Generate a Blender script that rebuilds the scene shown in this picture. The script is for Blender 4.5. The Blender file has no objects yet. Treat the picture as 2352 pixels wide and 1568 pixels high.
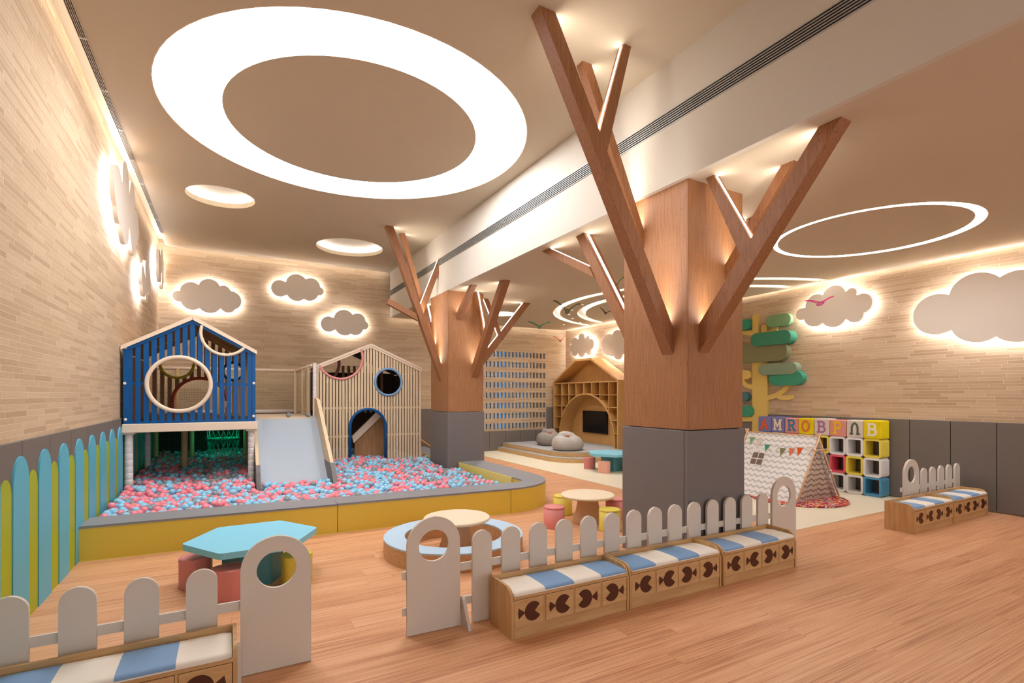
import bpy, math, random
import numpy as np
from mathutils import Vector
from mathutils.geometry import tessellate_polygon
random.seed(7)
U = 1.5                      # eye height in metres; every plan number below is in eye heights
R = math.radians
C = bpy.context.scene.collection
TH = R(29.007); F = 1176.06; CX = 1176.0; HY = 906.4
ST, CT = math.sin(TH), math.cos(TH)
# ---------------------------------------------------------------- camera, world, exposure
cam = bpy.data.cameras.new('camera'); co = bpy.data.objects.new('camera', cam); C.objects.link(co)
co.location = (0, 0, U); co.rotation_euler = (R(90), 0, -TH)
cam.lens = 18.0; cam.sensor_width = 36.0; cam.shift_y = 0.05204; cam.clip_start = 0.02
bpy.context.scene.camera = co
sc = bpy.context.scene
sc.view_settings.view_transform = 'Standard'; sc.view_settings.look = 'None'
sc.view_settings.gamma = 1; sc.view_settings.exposure = 1.4
sc.view_settings.use_curve_mapping = False
w = bpy.data.worlds.new('world'); sc.world = w; w.use_nodes = True
bg = w.node_tree.nodes['Background']; bg.inputs[0].default_value = (0.97, 0.98, 1.0, 1); bg.inputs[1].default_value = 0.6
# the room is left open behind the camera so the even world light fills it; lamps are built with their own glow below
# ---------------------------------------------------------------- pixel helpers (plan reading of the photo)
def _u(px): return (px - CX) / F
def inX(px, py, X):
    z = X / (ST + _u(px) * CT); return (CT - _u(px) * ST) * z, 1 - (py - HY) / F * z, z
def inY(px, py, Y):
    z = Y / (CT - _u(px) * ST); return (ST + _u(px) * CT) * z, 1 - (py - HY) / F * z, z
# ---------------------------------------------------------------- materials
def lin(c):
    return tuple(((v / 255) / 12.92 if v / 255 <= .04045 else ((v / 255 + .055) / 1.055) ** 2.4) for v in c) + (1,)
def newmat(name):
    m = bpy.data.materials.new(name); m.use_nodes = True
    nt = m.node_tree; return m, nt, nt.nodes['Principled BSDF']
def node(nt, t, **kw):
    n = nt.nodes.new(t)
    for k, v in kw.items(): setattr(n, k, v)
    return n
def math_(nt, op, a, b=None, c=None):
    n = node(nt, 'ShaderNodeMath', operation=op)
    for i, v in enumerate((a, b, c)):
        if v is None: continue
        if isinstance(v, (int, float)): n.inputs[i].default_value = v
        else: nt.links.new(v, n.inputs[i])
    return n.outputs[0]
def bump(nt, bs, h, strength=.3, dist=.01):
    b = node(nt, 'ShaderNodeBump'); b.inputs['Strength'].default_value = strength; b.inputs['Distance'].default_value = dist
    nt.links.new(h, b.inputs['Height']); nt.links.new(b.outputs[0], bs.inputs['Normal'])
def plain(name, rgb, rough=.5, var=.04, bscale=60, bstr=.05, spec=.4, metal=0):
    m, nt, bs = newmat(name)
    tc = node(nt, 'ShaderNodeTexCoord'); n = node(nt, 'ShaderNodeTexNoise'); n.inputs['Scale'].default_value = bscale
    n.inputs['Detail'].default_value = 3
    nt.links.new(tc.outputs['Object'], n.inputs['Vector'])
    mx = node(nt, 'ShaderNodeMix', data_type='RGBA'); c = lin(rgb)
    mx.inputs[6].default_value = tuple(v * (1 - var) for v in c[:3]) + (1,)
    mx.inputs[7].default_value = tuple(min(1, v * (1 + var)) for v in c[:3]) + (1,)
    nt.links.new(n.outputs[0], mx.inputs[0]); nt.links.new(mx.outputs[2], bs.inputs['Base Color'])
    bs.inputs['Roughness'].default_value = rough; bs.inputs['Specular IOR Level'].default_value = spec
    bs.inputs['Metallic'].default_value = metal
    if bstr: bump(nt, bs, n.outputs[0], bstr, .004)
    return m
def emit(name, rgb, s):
    m, nt, bs = newmat(name); bs.inputs['Base Color'].default_value = (.8, .8, .8, 1)
    bs.inputs['Emission Color'].default_value = lin(rgb); bs.inputs['Emission Strength'].default_value = s
    return m
def wood(name, c1, c2, axis='x', rough=.45, across=45, along=2.2, fleck=None, scale=1.0):
    m, nt, bs = newmat(name)
    tc = node(nt, 'ShaderNodeTexCoord'); mp = node(nt, 'ShaderNodeMapping')
    s = [across * scale] * 3; s['xyz'.index(axis)] = along * scale
    mp.inputs['Scale'].default_value = s
    nt.links.new(tc.outputs['Object'], mp.inputs['Vector'])
    n = node(nt, 'ShaderNodeTexNoise'); n.inputs['Scale'].default_value = 1; n.inputs['Detail'].default_value = 5
    n.inputs['Distortion'].default_value = .4
    nt.links.new(mp.outputs[0], n.inputs['Vector'])
    rp = node(nt, 'ShaderNodeValToRGB'); rp.color_ramp.elements[0].position = .32; rp.color_ramp.elements[1].position = .68
    rp.color_ramp.elements[0].color = lin(c1); rp.color_ramp.elements[1].color = lin(c2)
    nt.links.new(n.outputs[0], rp.inputs[0]); out = rp.outputs[0]
    if fleck:
        m2 = node(nt, 'ShaderNodeMapping'); s2 = [75] * 3; s2['xyz'.index(axis)] = 24
        m2.inputs['Scale'].default_value = s2
        nt.links.new(tc.outputs['Object'], m2.inputs['Vector'])
        v = node(nt, 'ShaderNodeTexNoise'); v.inputs['Scale'].default_value = 1; v.inputs['Detail'].default_value = 1
        nt.links.new(m2.outputs[0], v.inputs['Vector'])
        g = math_(nt, 'GREATER_THAN', v.outputs[0], .69)
        mx = node(nt, 'ShaderNodeMix', data_type='RGBA'); nt.links.new(math_(nt, 'MULTIPLY', g, .6), mx.inputs[0])
        nt.links.new(out, mx.inputs[6]); mx.inputs[7].default_value = lin(fleck); out = mx.outputs[2]
    nt.links.new(out, bs.inputs['Base Color']); bs.inputs['Roughness'].default_value = rough
    bump(nt, bs, n.outputs[0], .08, .002)
    return m
def brickmat(name, horiz):
    """long thin stone strips laid in random lengths; horiz = the wall's run axis"""
    m, nt, bs = newmat(name)
    tc = node(nt, 'ShaderNodeTexCoord'); sp = node(nt, 'ShaderNodeSeparateXYZ')
    nt.links.new(tc.outputs['Object'], sp.inputs[0])
    u = sp.outputs[horiz]; v = sp.outputs[2]
    RH, L = .041, .36
    vr = math_(nt, 'DIVIDE', v, RH); row = math_(nt, 'FLOOR', vr); fv = math_(nt, 'FRACT', vr)
    wn = node(nt, 'ShaderNodeTexWhiteNoise', noise_dimensions='1D'); nt.links.new(row, wn.inputs['W'])
    ln = math_(nt, 'MULTIPLY_ADD', wn.outputs['Value'], .2, L)
    uu = math_(nt, 'DIVIDE', math_(nt, 'MULTIPLY_ADD', wn.outputs['Value'], 7.31, math_(nt, 'ADD', u, 50)), ln)
    col = math_(nt, 'FLOOR', uu); fu = math_(nt, 'FRACT', uu)
    cb = node(nt, 'ShaderNodeCombineXYZ'); nt.links.new(row, cb.inputs[0]); nt.links.new(col, cb.inputs[1])
    w2 = node(nt, 'ShaderNodeTexWhiteNoise', noise_dimensions='2D'); nt.links.new(cb.outputs[0], w2.inputs['Vector'])
    rnd = w2.outputs['Value']
    jv = math_(nt, 'LESS_THAN', fv, .085)
    ju = math_(nt, 'LESS_THAN', math_(nt, 'MULTIPLY', fu, ln), .005)
    joint = math_(nt, 'MAXIMUM', jv, ju)
    ns = node(nt, 'ShaderNodeTexNoise'); ns.inputs['Scale'].default_value = 1; ns.inputs['Detail'].default_value = 4
    mp = node(nt, 'ShaderNodeMapping'); s = [14, 14, 90]; mp.inputs['Scale'].default_value = s
    nt.links.new(tc.outputs['Object'], mp.inputs['Vector']); nt.links.new(mp.outputs[0], ns.inputs['Vector'])
    rp = node(nt, 'ShaderNodeValToRGB'); e = rp.color_ramp.elements
    e[0].position = 0; e[0].color = lin((180, 150, 118)); e[1].position = 1; e[1].color = lin((212, 186, 154))
    e2 = rp.color_ramp.elements.new(.5); e2.color = lin((197, 169, 136))
    nt.links.new(math_(nt, 'ADD', math_(nt, 'MULTIPLY', rnd, .75), math_(nt, 'MULTIPLY_ADD', ns.outputs[0], .35, -.05)), rp.inputs[0])
    mx = node(nt, 'ShaderNodeMix', data_type='RGBA'); nt.links.new(joint, mx.inputs[0])
    nt.links.new(rp.outputs[0], mx.inputs[6]); mx.inputs[7].default_value = lin((226, 208, 180))
    nt.links.new(mx.outputs[2], bs.inputs['Base Color']); bs.inputs['Roughness'].default_value = .85
    h = math_(nt, 'MULTIPLY', math_(nt, 'ADD', math_(nt, 'MULTIPLY_ADD', rnd, .6, .4), math_(nt, 'MULTIPLY', ns.outputs[0], .04)), math_(nt, 'SUBTRACT', 1, joint))
    bump(nt, bs, h, 1.0, .06)
    return m
def floormat():
    m, nt, bs = newmat('strand_floor')
    tc = node(nt, 'ShaderNodeTexCoord'); sp = node(nt, 'ShaderNodeSeparateXYZ'); nt.links.new(tc.outputs['Object'], sp.inputs[0])
    x, y = sp.outputs[0], sp.outputs[1]
    vr = math_(nt, 'DIVIDE', y, .135); row = math_(nt, 'FLOOR', vr); fv = math_(nt, 'FRACT', vr)
    wn = node(nt, 'ShaderNodeTexWhiteNoise', noise_dimensions='1D'); nt.links.new(row, wn.inputs['W'])
    uu = math_(nt, 'DIVIDE', math_(nt, 'MULTIPLY_ADD', wn.outputs['Value'], 1.9, math_(nt, 'ADD', x, 60)), 1.83)
    col = math_(nt, 'FLOOR', uu); fu = math_(nt, 'FRACT', uu)
    cb = node(nt, 'ShaderNodeCombineXYZ'); nt.links.new(row, cb.inputs[0]); nt.links.new(col, cb.inputs[1])
    w2 = node(nt, 'ShaderNodeTexWhiteNoise', noise_dimensions='2D'); nt.links.new(cb.outputs[0], w2.inputs['Vector'])
    def ns(sx, sy, det, off=0):
        mp = node(nt, 'ShaderNodeMapping'); mp.inputs['Scale'].default_value = (sx, sy, 1)
        cmb = node(nt, 'ShaderNodeCombineXYZ'); nt.links.new(x, cmb.inputs[0]); nt.links.new(y, cmb.inputs[1])
        nt.links.new(math_(nt, 'MULTIPLY', w2.outputs['Value'], 30), cmb.inputs[2])
        nt.links.new(cmb.outputs[0], mp.inputs['Vector'])
        n = node(nt, 'ShaderNodeTexNoise'); n.inputs['Scale'].default_value = 1; n.inputs['Detail'].default_value = det
        n.inputs['Roughness'].default_value = .65
        nt.links.new(mp.outputs[0], n.inputs['Vector']); return n.outputs[0]
    a = ns(1.1, 170, 4); b = ns(1.6, 60, 3); c = ns(1.0, 3.0, 2)
    f = math_(nt, 'ADD', math_(nt, 'MULTIPLY', a, .75), math_(nt, 'ADD', math_(nt, 'MULTIPLY', b, .3), math_(nt, 'MULTIPLY_ADD', w2.outputs['Value'], .08, math_(nt, 'MULTIPLY_ADD', c, .18, -.14))))
    rp = node(nt, 'ShaderNodeValToRGB'); e = rp.color_ramp.elements
    e[0].position = .34; e[0].color = lin((166, 106, 72)); e[1].position = .72; e[1].color = lin((236, 190, 150))
    e2 = rp.color_ramp.elements.new(.5); e2.color = lin((215, 158, 115))
    nt.links.new(f, rp.inputs[0])
    seam = math_(nt, 'MAXIMUM', math_(nt, 'LESS_THAN', fv, .012), math_(nt, 'LESS_THAN', fu, .0012))
    mx = node(nt, 'ShaderNodeMix', data_type='RGBA'); nt.links.new(math_(nt, 'MULTIPLY', seam, .4), mx.inputs[0])
    nt.links.new(rp.outputs[0], mx.inputs[6]); mx.inputs[7].default_value = lin((120, 70, 45))
    nt.links.new(mx.outputs[2], bs.inputs['Base Color']); bs.inputs['Roughness'].default_value = .42
    bs.inputs['Specular IOR Level'].default_value = .35
    bump(nt, bs, a, .06, .002)
    return m
def chevron(name, base, line, hx=1, vz=2):
    m, nt, bs = newmat(name)
    tc = node(nt, 'ShaderNodeTexCoord'); sp = node(nt, 'ShaderNodeSeparateXYZ'); nt.links.new(tc.outputs['Object'], sp.inputs[0])
    p = .098
    tri = math_(nt, 'ABSOLUTE', math_(nt, 'SUBTRACT', math_(nt, 'FRACT', math_(nt, 'DIVIDE', sp.outputs[hx], p)), .5))
    v = math_(nt, 'FRACT', math_(nt, 'DIVIDE', math_(nt, 'MULTIPLY_ADD', tri, .060, sp.outputs[vz]), .074))
    g = math_(nt, 'LESS_THAN', v, .30)
    mx = node(nt, 'ShaderNodeMix', data_type='RGBA'); nt.links.new(g, mx.inputs[0])
    mx.inputs[6].default_value = lin(base); mx.inputs[7].default_value = lin(line)
    nt.links.new(mx.outputs[2], bs.inputs['Base Color']); bs.inputs['Roughness'].default_value = .9
    n = node(nt, 'ShaderNodeTexNoise'); n.inputs['Scale'].default_value = 9
    nt.links.new(tc.outputs['Object'], n.inputs['Vector']); bump(nt, bs, n.outputs[0], .25, .03)
    return m
M = {}
M['ceil'] = plain('ceiling_paint', (204, 190, 168), .95, .03, 140, .25, .1)
M['ceilface'] = plain('beam_paint', (208, 200, 188), .95, .03, 140, .3, .1)
M['brickX'] = brickmat('stone_strip_x', 0); M['brickY'] = brickmat('stone_strip_y', 1)
M['floor'] = floormat()
M['cream_floor'] = plain('cream_vinyl', (232, 222, 198), .45, .05, 3, .02)
M['pad'] = plain('grey_padding', (120, 114, 113), .55, .03, 180, .12)
M['pad_side'] = plain('grey_wall_padding', (116, 107, 100), .6, .03, 180, .12)
M['lightgrey'] = plain('grey_vinyl_top', (138, 138, 142), .5, .03, 150, .06)
M['yellow'] = plain('mustard_vinyl', (224, 196, 78), .45, .03, 60, .05)
M['yellow_in'] = plain('soft_yellow_vinyl', (232, 216, 126), .5, .03, 60, .05)
M['blue'] = plain('cobalt_paint', (0, 82, 146), .28, .03, 30, .05, .3)
M['cream'] = plain('cream_paint', (232, 210, 182), .45, .02, 50, .03)
M['white'] = plain('white_paint', (216, 206, 194), .5, .015, 50, .02)
M['knob'] = plain('white_knob', (235, 232, 228), .3, .01, 50, 0)
M['trunk'] = wood('reddish_veneer_upright', (152, 100, 62), (178, 126, 84), 'z', .5, 110, 4, (122, 76, 44))
M['branchx'] = wood('reddish_veneer_beam', (142, 90, 54), (166, 114, 74), 'z', .5, 90, 6, (112, 66, 38))
M['oak'] = wood('light_oak', (190, 146, 94), (208, 168, 118), 'x', .45, 30, 3)
M['oak_v'] = wood('light_oak_upright', (188, 144, 92), (206, 166, 114), 'z', .45, 30, 3)
M['shelfwood'] = wood('shelf_oak', (196, 146, 84), (214, 168, 106), 'z', .5, 50, 3)
M['slat'] = wood('pale_pine', (214, 188, 150), (230, 208, 174), 'z', .5, 40, 3)
M['innerwood'] = wood('brown_plywood', (150, 108, 70), (176, 132, 88), 'z', .6, 30, 3)
M['darkwood'] = plain('darkened_board', (74, 48, 34), .7, .06, 30, .05)  # brown set dark for the unlit inside of the pale house
M['fish'] = plain('cutout_shade_brown', (78, 34, 8), .45, .03, 50, .02)
M['cush_white'] = plain('ivory_cushion', (240, 232, 218), .6, .02, 90, .05)
M['cush_blue'] = plain('blue_cushion', (126, 162, 202), .6, .03, 90, .05)
M['teal'] = plain('teal_vinyl', (78, 138, 146), .5, .03, 60, .04)
M['sky'] = plain('sky_blue_vinyl', (134, 208, 234), .45, .02, 60, .04)
M['pale_blue'] = plain('pale_blue_vinyl', (184, 212, 234), .5, .02, 60, .03)
M['pink'] = plain('pink_vinyl', (222, 138, 132), .5, .03, 60, .04)
M['peach'] = plain('peach_vinyl', (238, 180, 160), .5, .03, 60, .04)
M['yel_stool'] = plain('yellow_vinyl', (224, 204, 84), .5, .03, 60, .04)
M['ringwood'] = wood('beech_side', (196, 152, 106), (214, 172, 126), 'x', .5, 30, 3)
M['tabletop'] = plain('beech_table_top', (236, 218, 190), .5, .03, 12, .02)
M['tablebase'] = plain('beech_cone', (206, 170, 136), .5, .04, 12, .02)
M['slide'] = plain('grey_blue_slide', (176, 188, 200), .35, .02, 30, .02)
M['pipe_cream'] = plain('cream_foam', (236, 216, 192), .6, .03, 60, .08)
M['pipe_white'] = plain('white_foam', (226, 218, 214), .6, .03, 60, .1)
M['tan'] = plain('tan_pole', (206, 174, 124), .6, .04, 50, .05)
M['lb'] = plain('aqua_padding', (96, 180, 206), .5, .03, 60, .05)
M['lg'] = plain('lime_padding', (168, 178, 30), .5, .03, 60, .05)
M['ball_p'] = plain('pink_plastic', (244, 138, 152), .3, .02, 20, 0, .5)
M['ball_b'] = plain('blue_plastic', (146, 206, 236), .3, .02, 20, 0, .5)
M['ball_g'] = plain('grey_plastic', (138, 144, 150), .3, .02, 20, 0, .5)
M['ringpink'] = plain('pink_tube', (226, 150, 146), .5, .02, 50, .03)
M['ringblue'] = plain('soft_blue_tube', (124, 164, 206), .5, .02, 50, .03)
M['ringyel'] = plain('yellow_tube', (206, 184, 40), .5, .02, 50, .03)
M['rust'] = plain('rust_tube', (176, 72, 40), .5, .03, 50, .03)
M['blacktube'] = plain('black_tube', (36, 38, 46), .5, .03, 50, .03)
M['net'] = plain('beige_net', (222, 204, 164), .8, .03, 50, 0)
M['greynet'] = plain('grey_net', (96, 98, 92), .8, .03, 50, 0)
M['bluenet'] = plain('turquoise_net', (20, 150, 130), .7, .03, 50, 0)
M['black'] = plain('black_glass', (8, 8, 9), .25, .02, 50, 0, .4)
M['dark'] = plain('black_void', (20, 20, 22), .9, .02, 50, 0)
M['ventmetal'] = plain('vent_metal', (190, 188, 184), .4, .02, 50, 0, .5, .3)
M['cloud'] = plain('cloud_paint', (230, 220, 208), .8, .015, 50, .02)
M['bag'] = plain('grey_canvas', (150, 142, 136), .9, .06, 300, .3, .2)
M['bagl'] = plain('light_grey_canvas', (182, 176, 170), .9, .05, 300, .3, .2)
M['tag'] = plain('rust_tag', (160, 84, 62), .7, .04, 50, 0)
M['tent_out'] = chevron('white_chevron_cloth', (240, 238, 236), (196, 196, 198))
M['tent_in'] = chevron('beige_chevron_cloth', (206, 186, 170), (134, 116, 104), 0)
M['pole'] = wood('pale_dowel', (214, 170, 132), (232, 192, 156), 'z', .5, 40, 3)
M['white_frame'] = plain('cloth_window_white', (240, 238, 234), .8, .02, 50, 0)
M['tintwin'] = plain('cloth_window_pane', (120, 102, 92), .6, .03, 50, 0)
M['stepgrey'] = plain('pale_grey_carpet', (170, 168, 168), .9, .05, 300, .15, .2)
M['stepwood'] = wood('step_plywood', (206, 166, 112), (222, 186, 134), 'x', .5, 30, 3)
M['glowW'] = emit('led_white', (255, 248, 236), 9)
M['glowCloud'] = emit('cloud_backlight', (236, 242, 255), 17)
M['glowCove'] = emit('cove_led', (250, 246, 240), 4)
M['panel'] = emit('light_membrane', (250, 252, 255), 4.4)
M['glowRing'] = emit('recess_led', (255, 246, 232), 4.5)
M['glowArc'] = emit('slot_led', (255, 250, 242), 9)
M['panel_low'] = emit('low_light_membrane', (250, 252, 255), 14)
M['glowBlue'] = emit('blue_tube_lamp', (40, 130, 190), .45)
M['glowGreen'] = emit('green_lamp', (40, 255, 190), 12)
M['spot'] = emit('downlight', (255, 250, 240), 1.2)
for k, c in dict(c_white=(232, 228, 226), c_yellow=(236, 214, 84), c_pink=(228, 92, 108), c_blue=(84, 156, 196), c_grey=(120, 122, 126)).items():
    M[k] = plain('cube_' + k[2:], c, .4, .015, 40, .01)
for k, c in dict(s_purple=(126, 124, 176), s_pink=(222, 150, 136), s_yellow=(232, 206, 20), s_cream=(222, 208, 196)).items():
    M[k] = plain('cloth_' + k[2:], c, .9, .04, 12, .35, .2)
for k, c in dict(l_orange=(226, 92, 30), l_cream=(232, 214, 190), l_blue=(60, 126, 176), l_coral=(228, 116, 84), l_mauve=(176, 120, 160), l_gold=(240, 190, 40), l_grey=(96, 104, 92), l_ivory=(238, 232, 214)).items():
    M[k] = plain('letter_' + k[2:], c, .8, .02, 50, 0, .2)
for k, c in dict(t_yellow=(222, 192, 106), t_light=(128, 168, 122), t_teal=(60, 134, 104), t_olive=(128, 126, 88), t_sage=(134, 152, 126), t_emerald=(58, 148, 118), t_slate=(76, 118, 118)).items():
    M[k] = plain('tree_' + k[2:], c, .6, .02, 50, .02)
for k, c in dict(b_green=(90, 116, 60), b_teal=(60, 120, 110), b_maroon=(90, 40, 40), b_rose=(180, 130, 130), b_red=(190, 70, 50), b_magenta=(214, 60, 140)).items():
    M[k] = plain('bird_' + k[2:], c, .6, .02, 50, 0)
def rugmat():
    m, nt, bs = newmat('felt_ball_rug')
    tc = node(nt, 'ShaderNodeTexCoord'); v = node(nt, 'ShaderNodeTexVoronoi'); v.inputs['Scale'].default_value = 42
    nt.links.new(tc.outputs['Object'], v.inputs['Vector'])
    sp = node(nt, 'ShaderNodeSeparateXYZ'); nt.links.new(v.outputs['Color'], sp.inputs[0])
    rp = node(nt, 'ShaderNodeValToRGB'); rp.color_ramp.interpolation = 'CONSTANT'
    cols = [(206, 40, 60), (232, 120, 140), (190, 30, 40), (240, 220, 210), (236, 180, 40), (150, 30, 60), (60, 90, 150), (226, 90, 60)]
    e = rp.color_ramp.elements; e[0].color = lin(cols[0]); e[1].position = 1 / 8; e[1].color = lin(cols[1])
    for i in range(2, 8): q = e.new(i / 8); q.color = lin(cols[i])
    nt.links.new(sp.outputs[0], rp.inputs[0]); nt.links.new(rp.outputs[0], bs.inputs['Base Color'])
    bs.inputs['Roughness'].default_value = .95
    bump(nt, bs, math_(nt, 'SUBTRACT', 1, v.outputs['Distance']), .8, .02)
    return m
M['rug'] = rugmat()
# ---------------------------------------------------------------- mesh builder
def wl(o):
    v = Vector((0, 0, 0))
    while o: v += o.location; o = o.parent
    return v
class MB:
    def __init__(s): s.v = []; s.f = []; s.m = []; s.sm = []; s.cm = 0; s.smooth = False
    def add(s, vs, fs):
        b = len(s.v); s.v.extend([tuple(p) for p in vs])
        for f in fs: s.f.append(tuple(b + i for i in f)); s.m.append(s.cm); s.sm.append(s.smooth)
        return s
    def box(s, x0, y0, z0, x1, y1, z1):
        x0, x1 = sorted((x0, x1)); y0, y1 = sorted((y0, y1)); z0, z1 = sorted((z0, z1))
        return s.add([(x0, y0, z0), (x1, y0, z0), (x1, y1, z0), (x0, y1, z0), (x0, y0, z1), (x1, y0, z1), (x1, y1, z1), (x0, y1, z1)],
                     [(0, 3, 2, 1), (4, 5, 6, 7), (0, 1, 5, 4), (1, 2, 6, 5), (2, 3, 7, 6), (3, 0, 4, 7)])
    def plate(s, outline, axis, a, b, holes=()):
        """flat polygon (with holes) in the plane across `axis`, with thickness from a to b"""
        loops = [list(outline)] + [list(h) for h in holes]
        def P(p, t):
            return {'x': (t, p[0], p[1]), 'y': (p[0], t, p[1]), 'z': (p[0], p[1], t)}[axis]
        flat = [p for l in loops for p in l]; n = len(flat)
        tris = tessellate_polygon([[Vector((p[0], p[1], 0)) for p in l] for l in loops])
        fs = []
        for t in tris: fs.append(tuple(t)); fs.append(tuple(n + i for i in reversed(t)))
        b0 = 0
        for l in loops:
            k = len(l)
            for i in range(k):
                j = (i + 1) % k; fs.append((b0 + i, b0 + j, n + b0 + j, n + b0 + i))
            b0 += k
        return s.add([P(p, a) for p in flat] + [P(p, b) for p in flat], fs)
    def tube(s, pts, r, n=10, closed=False, caps=True):
        pts = [Vector(p) for p in pts]; k = len(pts); rings = []
        prev = None
        for i, p in enumerate(pts):
            if closed: d = (pts[(i + 1) % k] - pts[i - 1])
            else: d = pts[min(i + 1, k - 1)] - pts[max(i - 1, 0)]
            d.normalize()
            if prev is None:
                a = Vector((0, 0, 1)) if abs(d.z) < .9 else Vector((1, 0, 0))
                prev = d.cross(a).normalized()
            else:
                prev = (prev - d * prev.dot(d)).normalized()
            q = d.cross(prev); rr = r[i] if isinstance(r, (list, tuple)) else r
            rings.append([p + (prev * math.cos(2 * math.pi * j / n) + q * math.sin(2 * math.pi * j / n)) * rr for j in range(n)])
        vs = [v for g in rings for v in g]; fs = []
        for i in range(k if closed else k - 1):
            a, b = i * n, ((i + 1) % k) * n
            for j in range(n): fs.append((a + j, a + (j + 1) % n, b + (j + 1) % n, b + j))
        if caps and not closed: fs.append(tuple(reversed(range(n)))); fs.append(tuple((k - 1) * n + j for j in range(n)))
        return s.add(vs, fs)
    def lathe(s, prof, cx=0, cy=0, n=40):
        vs = []; fs = []
        for r, z in prof:
            for j in range(n): vs.append((cx + r * math.cos(2 * math.pi * j / n), cy + r * math.sin(2 * math.pi * j / n), z))
        for i in range(len(prof) - 1):
            for j in range(n): fs.append((i * n + j, i * n + (j + 1) % n, (i + 1) * n + (j + 1) % n, (i + 1) * n + j))
        fs.append(tuple(reversed(range(n)))); fs.append(tuple((len(prof) - 1) * n + j for j in range(n)))
        return s.add(vs, fs)
    def build(s, name, mats, parent=None, bevel=0, seg=2, smooth=None, scale=U):
        off = wl(parent)
        me = bpy.data.meshes.new(name)
        me.from_pydata([(v[0] * scale - off.x, v[1] * scale - off.y, v[2] * scale - off.z) for v in s.v], [], s.f)
        if not isinstance(mats, (list, tuple)): mats = [mats]
        for m in mats: me.materials.append(M[m] if isinstance(m, str) else m)
        me.polygons.foreach_set('material_index', s.m)
        me.polygons.foreach_set('use_smooth', [bool(x) for x in s.sm] if smooth is None else [smooth] * len(s.f))
        me.update()
        o = bpy.data.objects.new(name, me); C.objects.link(o)
        if parent: o.parent = parent
        if bevel:
            b = o.modifiers.new('bevel', 'BEVEL'); b.width = bevel * U; b.segments = seg; b.limit_method = 'ANGLE'; b.angle_limit = R(40)
        return o
def tag(o, label=None, cat=None, group=None, kind=None):
    if label: o['label'] = label
    if cat: o['category'] = cat
    if group: o['group'] = group
    if kind: o['kind'] = kind
    return o
def struct(o): o['kind'] = 'structure'; return o
def thing(name, label, cat, loc=(0, 0, 0), group=None, rz=0):
    o = bpy.data.objects.new(name, None); C.objects.link(o); o.empty_display_size = .1
    o.location = Vector(loc) * U; o.rotation_euler = (0, 0, rz); return tag(o, label, cat, group)
def copy_tree(o, parent=None):
    c = o.copy(); C.objects.link(c); c.parent = parent
    for ch in list(o.children): copy_tree(ch, c)
    return c
def circ(cx, cy, r, n=48, a0=0, a1=2 * math.pi, end=False):
    k = n + (1 if end else 0)
    return [(cx + r * math.cos(a0 + (a1 - a0) * i / n), cy + r * math.sin(a0 + (a1 - a0) * i / n)) for i in range(k)]
def rrect(x0, y0, x1, y1, r, n=6):
    p = []
    for cx, cy, a in ((x1 - r, y1 - r, 0), (x0 + r, y1 - r, 90), (x0 + r, y0 + r, 180), (x1 - r, y0 + r, 270)):
        p += [(cx + r * math.cos(R(a + 90 * i / n)), cy + r * math.sin(R(a + 90 * i / n))) for i in range(n + 1)]
    return p
def capsule(x0, y0, x1, y1, n=10):      # lying capsule
    r = (y1 - y0) / 2; cy = (y0 + y1) / 2
    return circ(x1 - r, cy, r, n, -math.pi / 2, math.pi / 2, True) + circ(x0 + r, cy, r, n, math.pi / 2, 3 * math.pi / 2, True)
def arched(x0, x1, z0, z1, n=14):       # upright board with round top
    r = (x1 - x0) / 2
    return [(x0, z0), (x1, z0)] + circ((x0 + x1) / 2, z1 - r, r, n, 0, math.pi, True)
# ================================================================ SETTING
XL, XR, YB, YF = -.80, 5.70, 8.14, -2.6
HL, HU = 2.222, 2.936
XBM = 2.24
PADL, PADR, PLOW = .80, .766, .354
TOP = 3.05
mb = MB().box(XL - .1, YF, -.1, XR + .1, YB + .6, 0); struct(mb.build('floor', 'floor'))
mb = MB().box(3.65, 2.29, 0, XR, YB, .004); struct(mb.build('trim_1', 'cream_floor'))
struct(MB().box(XL - .1, YF, 0, XL, YB, TOP).build('wall_left', 'brickY'))
struct(MB().box(XR, YF, 0, XR + .1, YB, TOP).build('wall_right', 'brickY'))
# back wall: solid left part, perforated part, solid right part
mb = MB()
hx0, pitch, hw = 3.968 - .0761 * 6, .0761, .045
nh = 23; zr0, zp, zh = .388, .1845, .10
xe = hx0 + pitch * (nh - 1) + hw
mb.box(XL - .1, YB, 0, hx0, YB + .1, TOP); mb.box(xe, YB, 0, XR + .1, YB + .1, TOP)
z = 0
for r in range(8):
    mb.box(hx0, YB, z, xe, YB + .06, zr0 + r * zp); z = zr0 + r * zp + zh
    for k in range(nh - 1):
        mb.box(hx0 + k * pitch + hw, YB, zr0 + r * zp, hx0 + (k + 1) * pitch, YB + .06, z)
mb.box(hx0, YB, z, xe, YB + .06, TOP)
struct(mb.build('wall_back', 'brickX'))
for nm_, b in (('wall_behind', (hx0 - .2, YB + .45, xe + .2, YB + .5)), ('wall_behind_left', (hx0 - .25, YB + .1, hx0 - .2, YB + .5)), ('wall_behind_right', (xe + .2, YB + .1, xe + .25, YB + .5))):
    struct(MB().box(b[0], b[1], 0, b[2], b[3], TOP).build(nm_, 'dark'))  # black walls added round the cavity to keep it dark and block world light
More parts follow.
